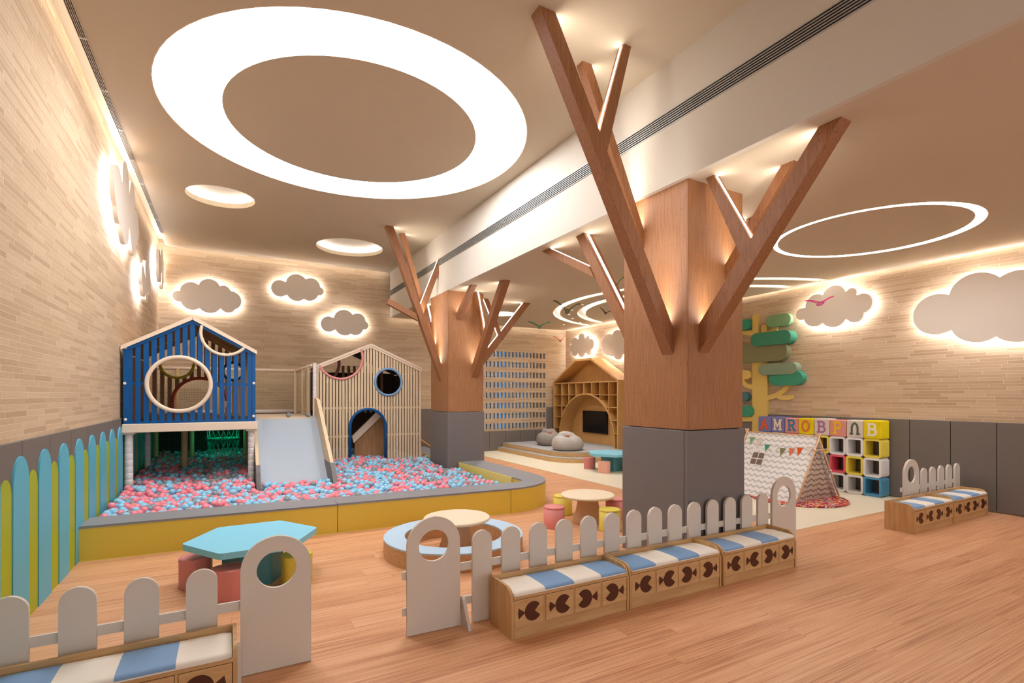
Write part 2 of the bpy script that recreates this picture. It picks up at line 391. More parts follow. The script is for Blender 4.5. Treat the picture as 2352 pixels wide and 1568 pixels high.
for i, x in enumerate((3.97, 4.2, 4.43, 4.66, 4.9)):
    g = thing('tube_lamp', 'blue tube lamp glowing behind the perforated wall, %s' % ('leftmost of five', 'second from left', 'middle one', 'second from right', 'rightmost of five')[i], 'lamp', (x + .15, YB + .4, .3), 'blue tube lamps behind the perforated wall')
    MB().box(x + .06, YB + .40, .3, x + .23, YB + .43, 1.95).build('tube', 'glowBlue', g)
    MB().box(x + .13, YB + .43, .28, x + .17, YB + .45, 1.97).build('bracket', 'dark', g)
# padding along the walls
def padrow(name, axis, a0, a1, step, fixed, th, z0, z1, first=0):
    mb = MB(); a = a0 + first
    edges = [a0] + [a + i * step for i in range(1 if first == 0 else 0, 99) if a0 + .01 < a + i * step < a1 - .02] + [a1]
    for p, q in zip(edges[:-1], edges[1:]):
        if axis == 'y': mb.box(fixed, p + .0025, z0, fixed + th, q - .0025, z1)
        else: mb.box(p + .0025, fixed, z0, q - .0025, fixed + th, z1)
    o = mb.build(name, 'pad_side', bevel=.003); struct(o); return o
padrow('trim_2', 'y', YF, YB - .02, .40, XL, .012, .0, PADL)
padrow('trim_3', 'y', YF, YB - .02, .316, XR, -.02, .012, PADR, (2.115 - YF) % .316)
padrow('trim_4', 'x', XL + .02, hx0 - .3, .318, YB, -.018, .0, PADR)
padrow('trim_5', 'x', hx0 - .3, xe + .02, .318, YB, -.018, .0, PLOW, .2)
padrow('trim_6', 'x', xe + .02, XR - .02, .5, YB, -.018, .0, PADR)
# ---- upper ceiling with round openings
YC, XLC = 8.02, -.672
big, bin_ = (.845, 3.885, 1.26), (.84, 3.875, .875)
r1, r2 = (-.062, 5.775, .30), (1.405, 6.94, .42)
mb = MB().plate([(XLC, YF), (XBM + .02, YF), (XBM + .02, YC), (XLC, YC)], 'z', HU, HU + .05,
                [circ(*big, 72), circ(*r1, 48), circ(*r2, 48)])
mb.plate(circ(*bin_, 72), 'z', HU, HU + .05)
mb.box(XL - .1, YF, TOP, XR + .1, YB + .6, TOP + .05)
struct(mb.build('ceiling', 'ceil'))
# ---- lower ceiling and the beam face
ov, ovi = (4.275, 2.09, .665), (4.262, 2.098, .61)
AC = (6.0, 5.2)
def arcslot(r0, r1_, xc=5.60):
    a_o = math.acos((xc - AC[0]) / r0); a_i = math.acos((xc - AC[0]) / r1_)
    return circ(AC[0], AC[1], r0, 40, a_o, 2 * math.pi - a_o, True) + list(reversed(circ(AC[0], AC[1], r1_, 40, a_i, 2 * math.pi - a_i, True)))
spotc = (3.62, 6.85, .21)
mb = MB().plate([(XBM + .03, YF), (5.665, YF), (5.665, YC), (XBM + .03, YC)], 'z', HL, HL + .045,
                [circ(*ov, 64), arcslot(2.12, 2.02), arcslot(1.76, 1.64), circ(*spotc, 40)])
mb.plate(circ(*ovi, 64), 'z', HL, HL + .045)
struct(mb.build('ceiling', 'ceil'))
struct(MB().box(XBM, YF, HL, XBM + .03, YC, TOP).build('trim_7', 'ceilface'))
struct(MB().box(XBM + .04, YF, 2.45, XR + .02, YB, 2.48).build('ceiling', 'ceil'))
# dark edge trims round the big openings
def hoop(c, h, z0, z1, t=.01, n=64):
    return MB().plate(circ(c[0], c[1], c[2] + t, n), 'z', z0, z1, [circ(c[0], c[1], c[2], n)])
# ---- ceiling lights
g = thing('ceiling_light', 'huge glowing white ring set in the high ceiling around a beige disc', 'ceiling light', (big[0], big[1], HU))
mb = MB().plate(circ(big[0], big[1], big[2], 72), 'z', HU + .012, HU + .02, [circ(bin_[0], bin_[1], bin_[2], 72)]); mb.build('light_membrane', 'panel', g)
hoop((big[0], big[1], big[2] - .006), 0, HU - .001, HU + .012, .006, 72).build('edge_trim', 'cream', g)
for (cx, cy, r), lab in ((r1, 'small round recessed light near the brick side wall, left of the huge ring'), (r2, 'round recessed light near the beam, behind the huge glowing ring')):
    g = thing('ceiling_light', lab, 'ceiling light', (cx, cy, HU), 'round recessed lights in the high ceiling')
    mb = MB(); mb.smooth = True
    mb.plate(circ(cx, cy, r + .03, 48), 'z', HU + .10, HU + .105); mb.plate(circ(cx, cy, r + .03, 48), 'z', HU + .03, HU + .10, [circ(cx, cy, r + .02, 48)])
    mb.build('recess_dome', 'white', g, smooth=False)
    MB().plate(circ(cx, cy, r + .02, 48), 'z', HU + .05, HU + .075, [circ(cx, cy, r + .005, 48)]).build('light_strip', 'glowRing', g)
g = thing('ceiling_light', 'thin glowing oval ring in the low ceiling over the small far benches', 'ceiling light', (ov[0], ov[1], HL))
MB().plate(circ(ov[0], ov[1], ov[2], 64), 'z', HL + .012, HL + .02, [circ(ovi[0], ovi[1], ovi[2], 64)]).build('light_membrane', 'panel_low', g)
hoop((ov[0], ov[1], ov[2] - .006), 0, HL - .001, HL + .012, .006).build('edge_trim', 'cream', g)
for ro, ri, lab in ((2.12, 2.02, 'outer curved light slot sweeping over the stage with the shelf house'), (1.76, 1.64, 'inner curved light slot sweeping over the stage with the shelf house')):
    g = thing('ceiling_light', lab, 'ceiling light', (AC[0] - ro, AC[1], HL), 'curved light slots in the low ceiling')
    MB().plate(arcslot(ro + .01, ri - .01), 'z', HL + .046, HL + .05).build('slot_bottom', 'white', g)
    a = math.acos((5.58 - AC[0]) / ri)
    MB().plate(circ(AC[0], AC[1], ri + .012, 40, a, 2 * math.pi - a, True) + list(reversed(circ(AC[0], AC[1], ri + .004, 40, a, 2 * math.pi - a, True))), 'z', HL + .028, HL + .044).build('light_strip', 'glowArc', g)
g = thing('ceiling_light', 'round white ceiling light seen behind the branches of the far tree pillar', 'ceiling light', (spotc[0], spotc[1], HL))
MB().plate(circ(*spotc, 40), 'z', HL + .01, HL + .02).build('light_membrane', 'panel_low', g)
k = 0
for px, py in ((1322, 687), (1338, 699), (1314, 711), (1307, 722), (1315, 731), (1333, 740), (1140, 713), (1147, 713), (1295, 745)):
    zz = (HL - 1) * F / (HY - py); x = (ST + _u(px) * CT) * zz; y = (CT - _u(px) * ST) * zz
    g = thing('downlight', 'tiny square downlight in the low ceiling', 'downlight', (x, y, HL), 'tiny downlights in the low ceiling')
    MB().box(x - .024, y - .008, HL - .004, x + .024, y + .008, HL).build('frame', 'white', g)
    MB().box(x - .018, y - .004, HL - .005, x + .018, y + .004, HL - .004).build('lens', 'spot', g)
    l = bpy.data.lights.new('downlight_bulb', 'SPOT'); l.energy = 13; l.color = (1, .95, .88); l.spot_size = R(110); l.spot_blend = .6; l.shadow_soft_size = .03
    lo = bpy.data.objects.new('bulb', l); C.objects.link(lo); lo.parent = g; lo.location = (0, 0, -.012)
# ---- cove strips that wash the walls
for lab, b, off in (('hidden warm strip light washing the left brick wall from above', (-.716, YF, HU + .03, -.710, YC, HU + .05), (-.71, 0, HU)),
               ('hidden warm strip light above the back wall over the play houses', (XLC, YC + .004, HU + .02, XBM, YC + .009, HU + .04), (0, YC, HU)),
               ('hidden warm strip light above the back wall over the perforated bricks', (XBM + .03, YC + .004, HL + .02, 5.66, YC + .009, HL + .04), (4, YC, HL)),
               ('hidden warm strip light washing the right brick wall from above', (5.668, YF, HL + .02, 5.672, YC, HL + .04), (5.67, 2, HL))):
    g = thing('cove_light', lab, 'strip light', off)
    MB().box(*b).build('light_strip', 'glowCove', g)
# backing edge of the ceilings so the strips have something to sit on
struct(MB().box(XLC - .034, YF, HU + .01, XLC, YC, HU + .05).build('trim_8', 'ceil'))
# ---- vents
g = thing('ceiling_vent', 'long narrow louvred air vent running beside the left brick wall', 'vent', (XLC - .017, 2, HU))
mb = MB()
for i in range(5): mb.box(XLC - .034 + i * .0085 - .0012, YF, HU - .006, XLC - .034 + i * .0085 + .0012, 7.4, HU + .006)
mb.build('louvre', 'white', g)
MB().box(XLC - .034, YF, HU + .006, XLC, 7.4, HU + .009).build('backing', 'dark', g)
for y in np.arange(.8, 7.4, .55): MB().box(XLC - .034, y, HU - .0065, XLC, y + .012, HU + .004).build('cross_bar', 'white', g)
g = thing('ceiling_vent', 'long louvred air vent running along the side of the white beam', 'vent', (XBM, 2, 2.6))
mb = MB()
for i in range(7):
    z = 2.563 + i * .0135; mb.box(XBM - .006, YF, z - .002, XBM + .004, YC, z + .002)
mb.build('louvre', 'ventmetal', g)
MB().box(XBM - .001, YF, 2.563, XBM + .001, YC, 2.644).build('backing', 'dark', g)
# ================================================================ TREE PILLARS
def bar(lo0, up0, lo1, up1, plane, c, w):
    """square beam: side outline in a plane (x-z for plane 'y', y-z for plane 'x'), width w about c"""
    ax = 'y' if plane == 'y' else 'x'
    return MB().plate([lo0, lo1, up1, up0], ax, c - w / 2, c + w / 2)
def branch(g, lo0, up0, lo1, up1, plane, c, w, led=True):
    o = bar(lo0, up0, lo1, up1, plane, c, w).build('branch', 'branchx', g, bevel=.0008, seg=1)
    if led:
        a, b = Vector(up0), Vector(up1); n = Vector((-(b - a).y, (b - a).x)).normalized()
        mid = Vector(lo0) + (Vector(lo1) - Vector(lo0)) * .5
        if n.dot(mid - a) > 0: n = -n
        d = (b - a).normalized(); a2 = a + d * .012; b2 = b - d * .006
        q = [tuple(a2 - n * .001), tuple(b2 - n * .001), tuple(b2 + n * .0015), tuple(a2 + n * .0015)]
        MB().plate(q, 'y' if plane == 'y' else 'x', c - w * .13, c + w * .13).build('light_strip', 'glowW', o)
    return o
def pillar(label, x0, y0, x1, y1):
    g = thing('tree_pillar', label, 'pillar', (x0, y0, 0), 'square pillars dressed as trees')
    mb = MB().box(x0, y0, PADL, x1, y1, HL); mb.build('wood_cladding', 'trunk', g, bevel=.002)
    MB().box(x0 - .0015, y0 - .0015, PADL, x0 + .006, y0 + .012, HL - .002).build('corner_trim', 'branchx', g, bevel=.0006, seg=1)
    mb = MB(); t = .008
    mb.box(x0 - t, y0 - t, 0, x1 + t, y0 + .02, PADL - .004); mb.box(x0 - t, y0 + .022, 0, x0 + .02, y1 + t, PADL - .004)
    mb.box(x1 - .02, y0 + .022, 0, x1 + t, y1 + t, PADL - .004); mb.box(x0 + .022, y1 - .02, 0, x1 - .022, y1 + t, PADL - .004)
    mb.build('padding', 'pad', g, bevel=.004)
    return g
P1 = pillar('near square wooden tree pillar with grey padded base and tall slanting branches', 2.27, 2.045, 2.738, 2.58)
x0, y0, x1, y1 = 2.27, 2.045, 2.738, 2.58
branch(P1, (x0, 1.237), (x0, 1.40), (1.353, HU), (1.447, HU), 'y', 2.20, .08)
branch(P1, (x0, 1.907), (x0, 2.03), (1.795, HU), (1.861, HU), 'y', 2.425, .055)
branch(P1, (1.79, 2.31), (1.735, 2.384), (1.96, HU), (1.91, HU), 'y', 2.195, .05)
branch(P1, (y0, 1.242), (y0, 1.40), (1.265, HL), (1.363, HL), 'x', 2.395, .08)
branch(P1, (y0, 1.683), (y0, 1.768), (1.62, HL), (1.69, HL), 'x', 2.605, .055)
branch(P1, (1.76, 1.70), (1.70, 1.775), (1.998, HL), (1.947, HL), 'x', 2.385, .05)
branch(P1, (y1, 1.242), (y1, 1.40), (3.219, HL), (3.123, HL), 'x', 2.39, .08)
branch(P1, (2.985, 1.86), (3.05, 1.955), (3.693, HL), (3.585, HL), 'x', 2.365, .05)
branch(P1, (x1, 1.237), (x1, 1.40), (3.24, HL), (3.155, HL), 'y', 2.34, .08)
P2 = pillar('far square wooden tree pillar with grey padded base beside the ball pit', 2.25, 5.602, 2.71, 6.177)
x0, y0, x1, y1 = 2.25, 5.602, 2.71, 6.177
branch(P2, (x0, 1.16), (x0, 1.362), (1.58, HU), (1.663, HU), 'y', 5.85, .08)
branch(P2, (x0, 1.50), (x0, 1.61), (1.80, HU), (1.86, HU), 'y', 6.03, .055)
branch(P2, (2.03, 1.93), (1.99, 2.03), (XBM, 2.48), (XBM, 2.66), 'y', 5.90, .05)
branch(P2, (1.96, 1.875), (1.94, 1.955), (1.59, 2.045), (1.615, 2.105), 'y', 5.84, .05, led=False)
branch(P2, (y0, 1.886), (y0, 1.963), (5.17, HL), (5.245, HL), 'x', 2.39, .065)
branch(P2, (y0, 1.205), (y0, 1.352), (4.785, HL), (4.89, HL), 'x', 2.595, .08)
branch(P2, (5.36, 1.60), (5.30, 1.69), (5.575, HL), (5.51, HL), 'x', 2.595, .05)
branch(P2, (x1, 1.22), (x1, 1.36), (3.53, HL), (3.43, HL), 'y', 5.90, .08)
branch(P2, (3.13, 1.72), (3.05, 1.76), (2.90, HL), (2.84, HL), 'y', 5.88, .05)
branch(P2, (y1, 1.20), (y1, 1.36), (6.76, HL), (6.68, HL), 'x', 2.39, .07)
# ================================================================ CLOUD LAMPS
def cloud(label, lobes, plane, fixed, out, stretch=None, group='backlit cloud lamps on the brick walls'):
    """lobes: (px, py, vertical pixel radius) read on the wall plane; out = direction the cloud stands off the wall"""
    cs = []
    for px, py, rp in lobes:
        a, b, z = (inX if plane == 'x' else inY)(px, py, fixed)
        cs.append((a, b, rp * z / F))
    xs = [c[0] for c in cs]; zs = [c[1] for c in cs]
    cx = sum(c[0] * c[2] for c in cs) / sum(c[2] for c in cs); cz = sum(c[1] * c[2] for c in cs) / sum(c[2] for c in cs)
    def outline(shrink=0):
        pts = []
        for i in range(300):
            t = 2 * math.pi * i / 300; dx, dz = math.cos(t), math.sin(t); best = .01
            for a, b, r in cs:
                r = max(.005, r - shrink); ox, oz = a - cx, b - cz
                pr = ox * dx + oz * dz; dd = ox * ox + oz * oz - pr * pr
                if dd < r * r: best = max(best, pr + math.sqrt(r * r - dd))
            pts.append((cx + best * dx, cz + best * dz))
        return pts
    base = (fixed, cx, cz) if plane == 'x' else (cx, fixed, cz)
    g = thing('cloud_lamp', label, 'cloud lamp', base, group)
    g0 = .045; g1 = .075
    MB().plate(outline(), plane, fixed + out * g0, fixed + out * g1).build('cloud_face', 'cloud', g)
    o1, o2 = outline(.035), outline(.043)
    MB().plate(o1, plane, fixed + out * .012, fixed + out * (g0 - .008), [o2]).build('light_strip', 'glowCloud', g)
    MB().plate(outline(.05), plane, fixed + out * .001, fixed + out * g0).build('back_box', 'white', g)
def zz(lst, sc_, ox, oy): return [(ox + a / sc_, oy + b / sc_, r / sc_) for a, b, r in lst]
cloud('wide pale cloud lamp on the back wall above the blue play house', zz([(120, 537, 46), (230, 502, 84), (385, 472, 82), (508, 502, 54), (570, 575, 80), (235, 570, 85), (385, 588, 94), (545, 622, 58)], 3.7935, 380, 540), 'y', YB, -1)
cloud('middle cloud lamp on the back wall, highest of the three there', zz([(995, 470, 70), (1140, 437, 88), (1265, 455, 72), (1334, 495, 36), (1140, 490, 88), (1248, 503, 74)], 3.7935, 380, 540), 'y', YB, -1)
cloud('cloud lamp on the back wall just above the pale wooden play house', zz([(1417, 778, 66), (1550, 742, 86), (1667, 752, 66), (1722, 790, 36), (1555, 790, 86), (1645, 803, 70)], 3.7935, 380, 540), 'y', YB, -1)
cloud('cloud lamp on the right wall beside the green relief tree', zz([(595, 918, 46), (715, 850, 90), (855, 780, 90), (995, 750, 40), (1078, 832, 78), (700, 928, 88), (850, 915, 105), (1020, 915, 68)], 3.5, 1680, 460), 'x', XR, -1)
cloud('largest cloud lamp, cut off by the right edge of the photo', zz([(1680, 920, 160), (2000, 770, 180), (2010, 960, 182), (2330, 750, 180), (2330, 960, 180), (2600, 860, 150)], 3.5, 1680, 460), 'x', XR, -1)
cloud('small cloud lamp above the ridge of the wooden shelf house', zz([(740, 930, 150), (850, 915, 165), (910, 930, 150), (580, 983, 74), (665, 865, 125), (815, 762, 116), (950, 762, 62), (1020, 890, 118), (665, 1030, 125), (815, 1040, 135), (975, 1048, 84)], 9.8, 1260, 700), 'x', XR, -1)
cloud('cloud lamp partly hidden behind the near pillar, right of the shelf house ridge', zz([(1520, 930, 230), (1430, 900, 238), (1640, 1080, 150), (1620, 780, 210), (1800, 900, 220)], 9.8, 1260, 700), 'x', XR, -1)
cloud('tall narrow looking cloud lamp on the left wall, nearest the camera', zz([(458, 820, 105), (424, 745, 88), (458, 720, 78), (430, 830, 60), (488, 790, 68), (455, 880, 92), (505, 905, 66), (492, 955, 62)], 1.743, 0, 0), 'x', XL, 1)
cloud('cloud lamp on the left wall, middle one of three', zz([(535, 1100, 40), (552, 1085, 46), (562, 1130, 46), (540, 1140, 44), (552, 1170, 38)], 1.743, 0, 0), 'x', XL, 1)
cloud('cloud lamp on the left wall next to the back corner', zz([(609, 1030, 34), (620, 1045, 50), (611, 1080, 46), (628, 1085, 44), (622, 1120, 34)], 1.743, 0, 0), 'x', XL, 1)
# ================================================================ BALL PIT
def pad_block(name, label, outline, inner_n=None):
    g = thing('pit_edge_pad', label, 'padded block', (sum(p[0] for p in outline) / len(outline), sum(p[1] for p in outline) / len(outline), 0), 'padded blocks around the ball pit')
    MB().plate(outline, 'z', 0, .196).build('side_cover', 'yellow', g, bevel=.003)
    MB().plate(outline, 'z', .1965, .2095).build('top_cover', 'lightgrey', g, bevel=.004)
    return g
yf = lambda x: 3.934 - (x + .789) * .0530          # the front run is set slightly askew
yi = lambda x: yf(x) + .27
pad_block('a', 'yellow and grey padded block at the left end of the ball pit front', [(-.782, yf(-.782)), (.692, yf(.692)), (.692, yi(.692)), (-.782, yi(-.782))])
pad_block('b', 'long middle yellow and grey padded block of the ball pit front', [(.696, yf(.696)), (2.085, yf(2.085)), (2.085, yi(2.085)), (.696, yi(.696))])
cr = []
for i in range(15):
    a = R(-90 + 90 * i / 14); cr.append((2.14 + .545 * math.cos(a), yf(2.1) + .56 + .56 * math.sin(a)))
ci = []
for i in range(9):
    a = R(-90 + 90 * i / 8); ci.append((2.29 + .10 * math.cos(a), yi(2.2) + .10 + .10 * math.sin(a)))
pad_block('c', 'rounded corner block of the ball pit edge with yellow side', [(2.089, yf(2.089))] + cr + [(2.685, 4.85), (2.39, 4.85)] + list(reversed(ci)) + [(2.089, yi(2.089))])
pad_block('d', 'padded block of the ball pit edge running up to the far pillar', [(2.39, 4.854), (2.685, 4.854), (2.685, 5.585), (2.39, 5.585)])
pad_block('e', 'short padded block of the ball pit edge behind the far pillar', [(2.33, 6.195), (2.62, 6.195), (2.62, 7.5), (2.33, 7.5)])
# yellow inner lining
def lining(label, pts):
    g = tag(MB().plate(pts, 'z', 0, .2075).build('pit_lining', 'yellow_in', None, bevel=.002), label, 'padding', 'pale yellow linings of the ball pit')
lining('pale yellow lining pad inside the right edge of the ball pit', [(2.375, 4.30), (2.388, 4.30), (2.388, 5.58), (2.375, 5.58)])
lining('pale yellow lining pad inside the pit edge behind the far pillar', [(2.315, 6.195), (2.328, 6.195), (2.328, 7.5), (2.315, 7.5)])
# balls
BR = .0272
def surf(x, y):
    s = .172 + .013 * (y - 4.1) + .014 * math.sin(x * 5.1 + y * 3.3) * math.sin(y * 4.7 - x * 2.2)
    if x < .25 and y > 4.9: s += .05 * min(1, (y - 4.9) / 1.8) * (1 + .4 * math.sin(x * 7 + 1))
    if 5.9 < y < 6.6 and .9 < x < 2.2: s += .01
    if x > 1.55: s -= .045 * min(1, (x - 1.55) / .6)
    return s
def blocked(x, y):
    if x > 2.33 or x < -.755: return True
    if y < yi(x) + .01 + BR: return True
    if x > 2.18 and 5.53 < y < 6.25: return True
    if .215 - BR < x < .875 + BR and y > 4.80 - BR:      # the slide
        inside = .255 + BR < x < .835 - BR
        if not inside or y > 5.13: return True
    for px_, py_ in POSTS:
        if (x - px_) ** 2 + (y - py_) ** 2 < (BR + .034) ** 2: return True
    if .86 < x < .93 and y > 6.28: return True
    return False
POSTS = [(-.742, 5.42), (.19, 5.42), (-.71, 6.3), (-.40, 6.34), (-.38, 7.2), (-.735, 7.2), (.19, 6.34), (.19, 7.2)]
rng = random.Random(3)
cells = []
sp = BR * 1.98; row = 0; y = 4.2
while y < 7.95:
    x = -.76 + (sp / 2 if row % 2 else 0)
    while x < 2.33:
        cells.append((x + rng.uniform(-.2, .2) * BR, y + rng.uniform(-.2, .2) * BR)); x += sp
    y += sp * .866; row += 1
top, low = [], []
for x, y in cells:
    if blocked(x, y): continue
    s = surf(x, y); top.append((x, y, s + rng.uniform(-.022, .014)))
for x, y in cells:
    x2, y2 = x + sp * .5, y + sp * .3
    if blocked(x2, y2): continue
    low.append((x2, y2, surf(x2, y2) - BR * 1.35 + rng.uniform(-.006, .006)))
def depth(p): return p[0] * ST + p[1] * CT
def seen(p):
    return not (p[2] < surf(p[0], p[1]) - .010)
order = sorted([p for p in top if seen(p)], key=depth)
single = order[:300]; ss = set(single)
rest = [p for p in top if p not in ss] + low
def pick(x, y):
    r = rng.random(); gg = .10 + .20 * max(0, min(1, (x - .8) / 1.0)) + (.12 if (x < .3 and y > 5.3) else 0)
    if r < gg: return 2
    return 0 if rng.random() < (.40 if x > .9 else .54) else 1
import bmesh
def ico(sub):
    bm = bmesh.new(); bmesh.ops.create_icosphere(bm, subdivisions=sub, radius=BR * U)
    v = np.array([q.co[:] for q in bm.verts]); f = np.array([[q.index for q in t.verts] for t in bm.faces]); bm.free(); return v, f
v2, f2 = ico(2)
def ballmesh(name, mat):
    me = bpy.data.meshes.new(name); me.from_pydata(v2.tolist(), [], f2.tolist()); me.materials.append(M[mat])
    me.polygons.foreach_set('use_smooth', [True] * len(f2)); return me
bms = [ballmesh('ball_pink', 'ball_p'), ballmesh('ball_blue', 'ball_b'), ballmesh('ball_grey', 'ball_g')]
names = ['pink', 'blue', 'grey']
for p in single:
    k = pick(p[0], p[1]); o = bpy.data.objects.new('play_ball', bms[k]); C.objects.link(o); o.location = Vector(p) * U
    zn = 'beside the padded pickets' if p[0] < -.45 else 'in front of the blue play house' if p[0] < .22 else 'at the foot of the slide' if p[0] < .875 else 'just right of the slide' if p[0] < 1.45 else 'towards the rounded corner'
    tag(o, '%s ball in the pit, behind the front edge %s' % (names[k], zn), 'ball', '%s balls of the pit, %s' % (names[k], zn))
n = len(rest); P_ = np.array(rest) * U
V = (P_[:, None, :] + v2[None, :, :]).reshape(-1, 3); Fc = (f2[None, :, :] + (np.arange(n) * len(v2))[:, None, None]).reshape(-1, 3)
me = bpy.data.meshes.new('play_balls'); me.vertices.add(len(V)); me.vertices.foreach_set('co', V.ravel())
me.loops.add(Fc.size); me.loops.foreach_set('vertex_index', Fc.ravel().astype(np.int32))
me.polygons.add(len(Fc)); me.polygons.foreach_set('loop_start', np.arange(len(Fc), dtype=np.int32) * 3)
me.polygons.foreach_set('loop_total', np.full(len(Fc), 3, dtype=np.int32))
for m in ('ball_p', 'ball_b', 'ball_g'): me.materials.append(M[m])
me.polygons.foreach_set('material_index', np.repeat(np.array([pick(p[0], p[1]) for p in rest], dtype=np.int32), len(f2)))
me.polygons.foreach_set('use_smooth', np.ones(len(Fc), dtype=bool)); me.update(calc_edges=True)
o = bpy.data.objects.new('play_balls', me); C.objects.link(o)
tag(o, 'sea of pink, blue and grey plastic balls filling the rest of the pit', 'balls', kind='stuff')

# ================================================================ PLAY HOUSES
def slats(g, x0, x1, n, wdt, y, th, zb, roof, circles, mat, rails=()):
    """upright slats cut by the roof line and by the ring openings; each slat a part"""
    step = (x1 - x0 - wdt) / (n - 1)
    for i in range(n):
        a = x0 + i * step; b = a + wdt; mb = MB()
        spans = [((zb, zb), (roof(a), roof(b)))]
        for cx, cz, r in circles:
            if b < cx - r or a > cx + r: continue
            ha = math.sqrt(max(0, r * r - (a - cx) ** 2)); hb = math.sqrt(max(0, r * r - (b - cx) ** 2))
            new = []
            for lo, hi in spans:
                l1 = (lo, (min(cz - ha, hi[0]), min(cz - hb, hi[1]))); h1 = ((max(cz + ha, lo[0]), max(cz + hb, lo[1])), hi)
                for s_ in (l1, h1):
                    if s_[1][0] - s_[0][0] > .004 and s_[1][1] - s_[0][1] > .004: new.append(s_)
            spans = new
        for lo, hi in spans: MB().plate([(a, lo[0]), (b, lo[1]), (b, hi[1]), (a, hi[0])], 'y', y, y + th).build('slat', mat, g, bevel=.0012, seg=1)
    for (rx0, rx1, z, h) in rails:
        mb = MB(); mb.box(rx0, y + th, z - h / 2, rx1, y + th + .01, z + h / 2); mb.build('rail', mat, g)
def ring(g, name, cx, cz, r, y, t, mat, a0=None, a1=None):
    full = a0 is None
    pts = [(cx + r * math.cos(q), y, cz + r * math.sin(q)) for q in ([2 * math.pi * i / 48 for i in range(48)] if full else [a0 + (a1 - a0) * i / 32 for i in range(33)])]
    mb = MB(); mb.smooth = True; mb.tube(pts, t, 10, closed=full); return mb.build(name, mat, g)
# ---- blue house
bx0, bx1, by, bz0, eave, apex = -.778, .225, 5.38, .752, 1.42, 1.70
bm_ = (bx0 + bx1) / 2
roofB = lambda x: eave + (apex - eave) * (1 - abs(x - bm_) / ((bx1 - bx0) / 2)) - .03
H = thing('play_house', 'cobalt blue slatted play house on posts over the ball pit, cream gable rim', 'play house', (bm_, by, 0))
c1 = (-.375, 1.094, .238); c2 = (-.02, 1.56, .195)
slats(H, bx0 + .03, bx1 - .03, 17, .035, by, .012, bz0, roofB, [c1, c2], 'blue')
for a, b in ((bx0 + .03, c1[0] - c1[2]), (c1[0] + c1[2], bx1 - .03)):
    MB().box(a, by + .012, 1.085, b, by + .022, 1.108).build('rail', 'blue', H)
MB().box(bx0 + .03, by + .012, bz0, bx1 - .03, by + .022, bz0 + .025).build('rail', 'blue', H)
for a in (bx0, bx1 - .03): MB().box(a, by - .004, bz0, a + .03, by + .03, roofB(a + .01)).build('corner_board', 'blue', H, bevel=.003)
def gable(name, mat, x0, x1, xm, ze, za, t, y0, y1, drop=0):
    MB().plate([(x0, ze - drop), (xm, za - drop), (x1, ze - drop), (x1, ze - drop - t), (xm, za - drop - t), (x0, ze - drop - t)], 'y', y0, y1).build(name, mat, H, bevel=.003)
gable('gable_board', 'blue', bx0 + .001, bx1 - .001, bm_, eave, apex, .04, by - .0065, by + .02, .02)
mb = MB(); mb.smooth = True
for s_ in ((bx0 - .012, eave - .004, bm_, apex + .004), (bx1 + .012, eave - .004, bm_, apex + .004)):
    mb = MB(); mb.plate([(s_[0], s_[1]), (s_[2], s_[3]), (s_[2], s_[3] - .034), (s_[0], s_[1] - .034)], 'y', by - .02, by + .03).build('gable_rim', 'pipe_cream', H, bevel=.008, seg=3)
ring(H, 'porthole_ring', c1[0], c1[1], c1[2], by - .004, .018, 'pipe_cream')
ring(H, 'half_ring', c2[0], c2[1], c2[2], by - .004, .014, 'pipe_cream', R(161), R(322))
for x_, z_ in ((bx0 + .018, 1.40), (bx0 + .012, 1.096), (bx0 + .018, .79), (bx1 - .014, 1.41), (bx1 - .014, 1.108), (bx1 - .016, .80)):
    mb = MB(); mb.smooth = True
    vs, fs = [], []
    r = .0125
    for i in range(5):
        a = math.pi / 2 * i / 4
        for j in range(12): vs.append((x_ + r * math.cos(a) * math.cos(j * math.pi / 6), by - .004 - r * .8 * math.sin(a), z_ + r * math.cos(a) * math.sin(j * math.pi / 6)))
    for i in range(4):
        for j in range(12): fs.append((i * 12 + j, i * 12 + (j + 1) % 12, (i + 1) * 12 + (j + 1) % 12, (i + 1) * 12 + j))
    mb.add(vs, fs); mb.build('bolt_cap', 'knob', H)
HD = 6.5
# roof boards, side walls and rear gable
for s_ in (-1, 1):
    xe_ = bx0 if s_ < 0 else bx1
    MB().plate([(xe_, eave - .04), (bm_, apex - .04), (bm_, apex - .055), (xe_, eave - .055)], 'y', by + .03, HD + .03).build('roof_board', 'innerwood', H)
    xa = xe_ - s_ * .13; xb = xe_ - s_ * .34
    za = lambda x: eave - .058 + (apex - eave) * (1 - abs(x - bm_) / ((bx1 - bx0) / 2))
    MB().plate([(xa, za(xa)), (xb, za(xb)), (xb, za(xb) - .006), (xa, za(xa) - .006)], 'y', 5.95, 6.02).build('roof_stripe', 'ringyel', H)
MB().box(bx0, by + .03, bz0, bx0 + .012, HD, eave - .07).build('side_board', 'innerwood', H)
for i in range(9):
    MB().box(bx1 - .014, by + .07 + i * .062, bz0, bx1 - .004, by + .105 + i * .062, eave - .06).build('side_slat', 'innerwood', H)
slats(H, bx0 + .02, bx1 - .02, 15, .036, HD, .012, bz0 + .01, lambda x: roofB(x) - .03, [(-.475, 1.33, .15), (-.265, .93, .25), (.05, 1.26, .097)], 'innerwood')
ring(H, 'half_ring', -.475, 1.33, .15, HD - .012, .015, 'ringyel', R(180), R(360))
ring(H, 'arch_tube', -.265, .93, .25, HD - .012, .017, 'rust', R(0), R(180))
MB().box(-.532, HD - .025, bz0, -.498, HD + .004, .93).build('arch_leg', 'rust', H, bevel=.008)
ring(H, 'round_window_ring', .05, 1.26, .097, HD - .012, .014, 'blacktube')
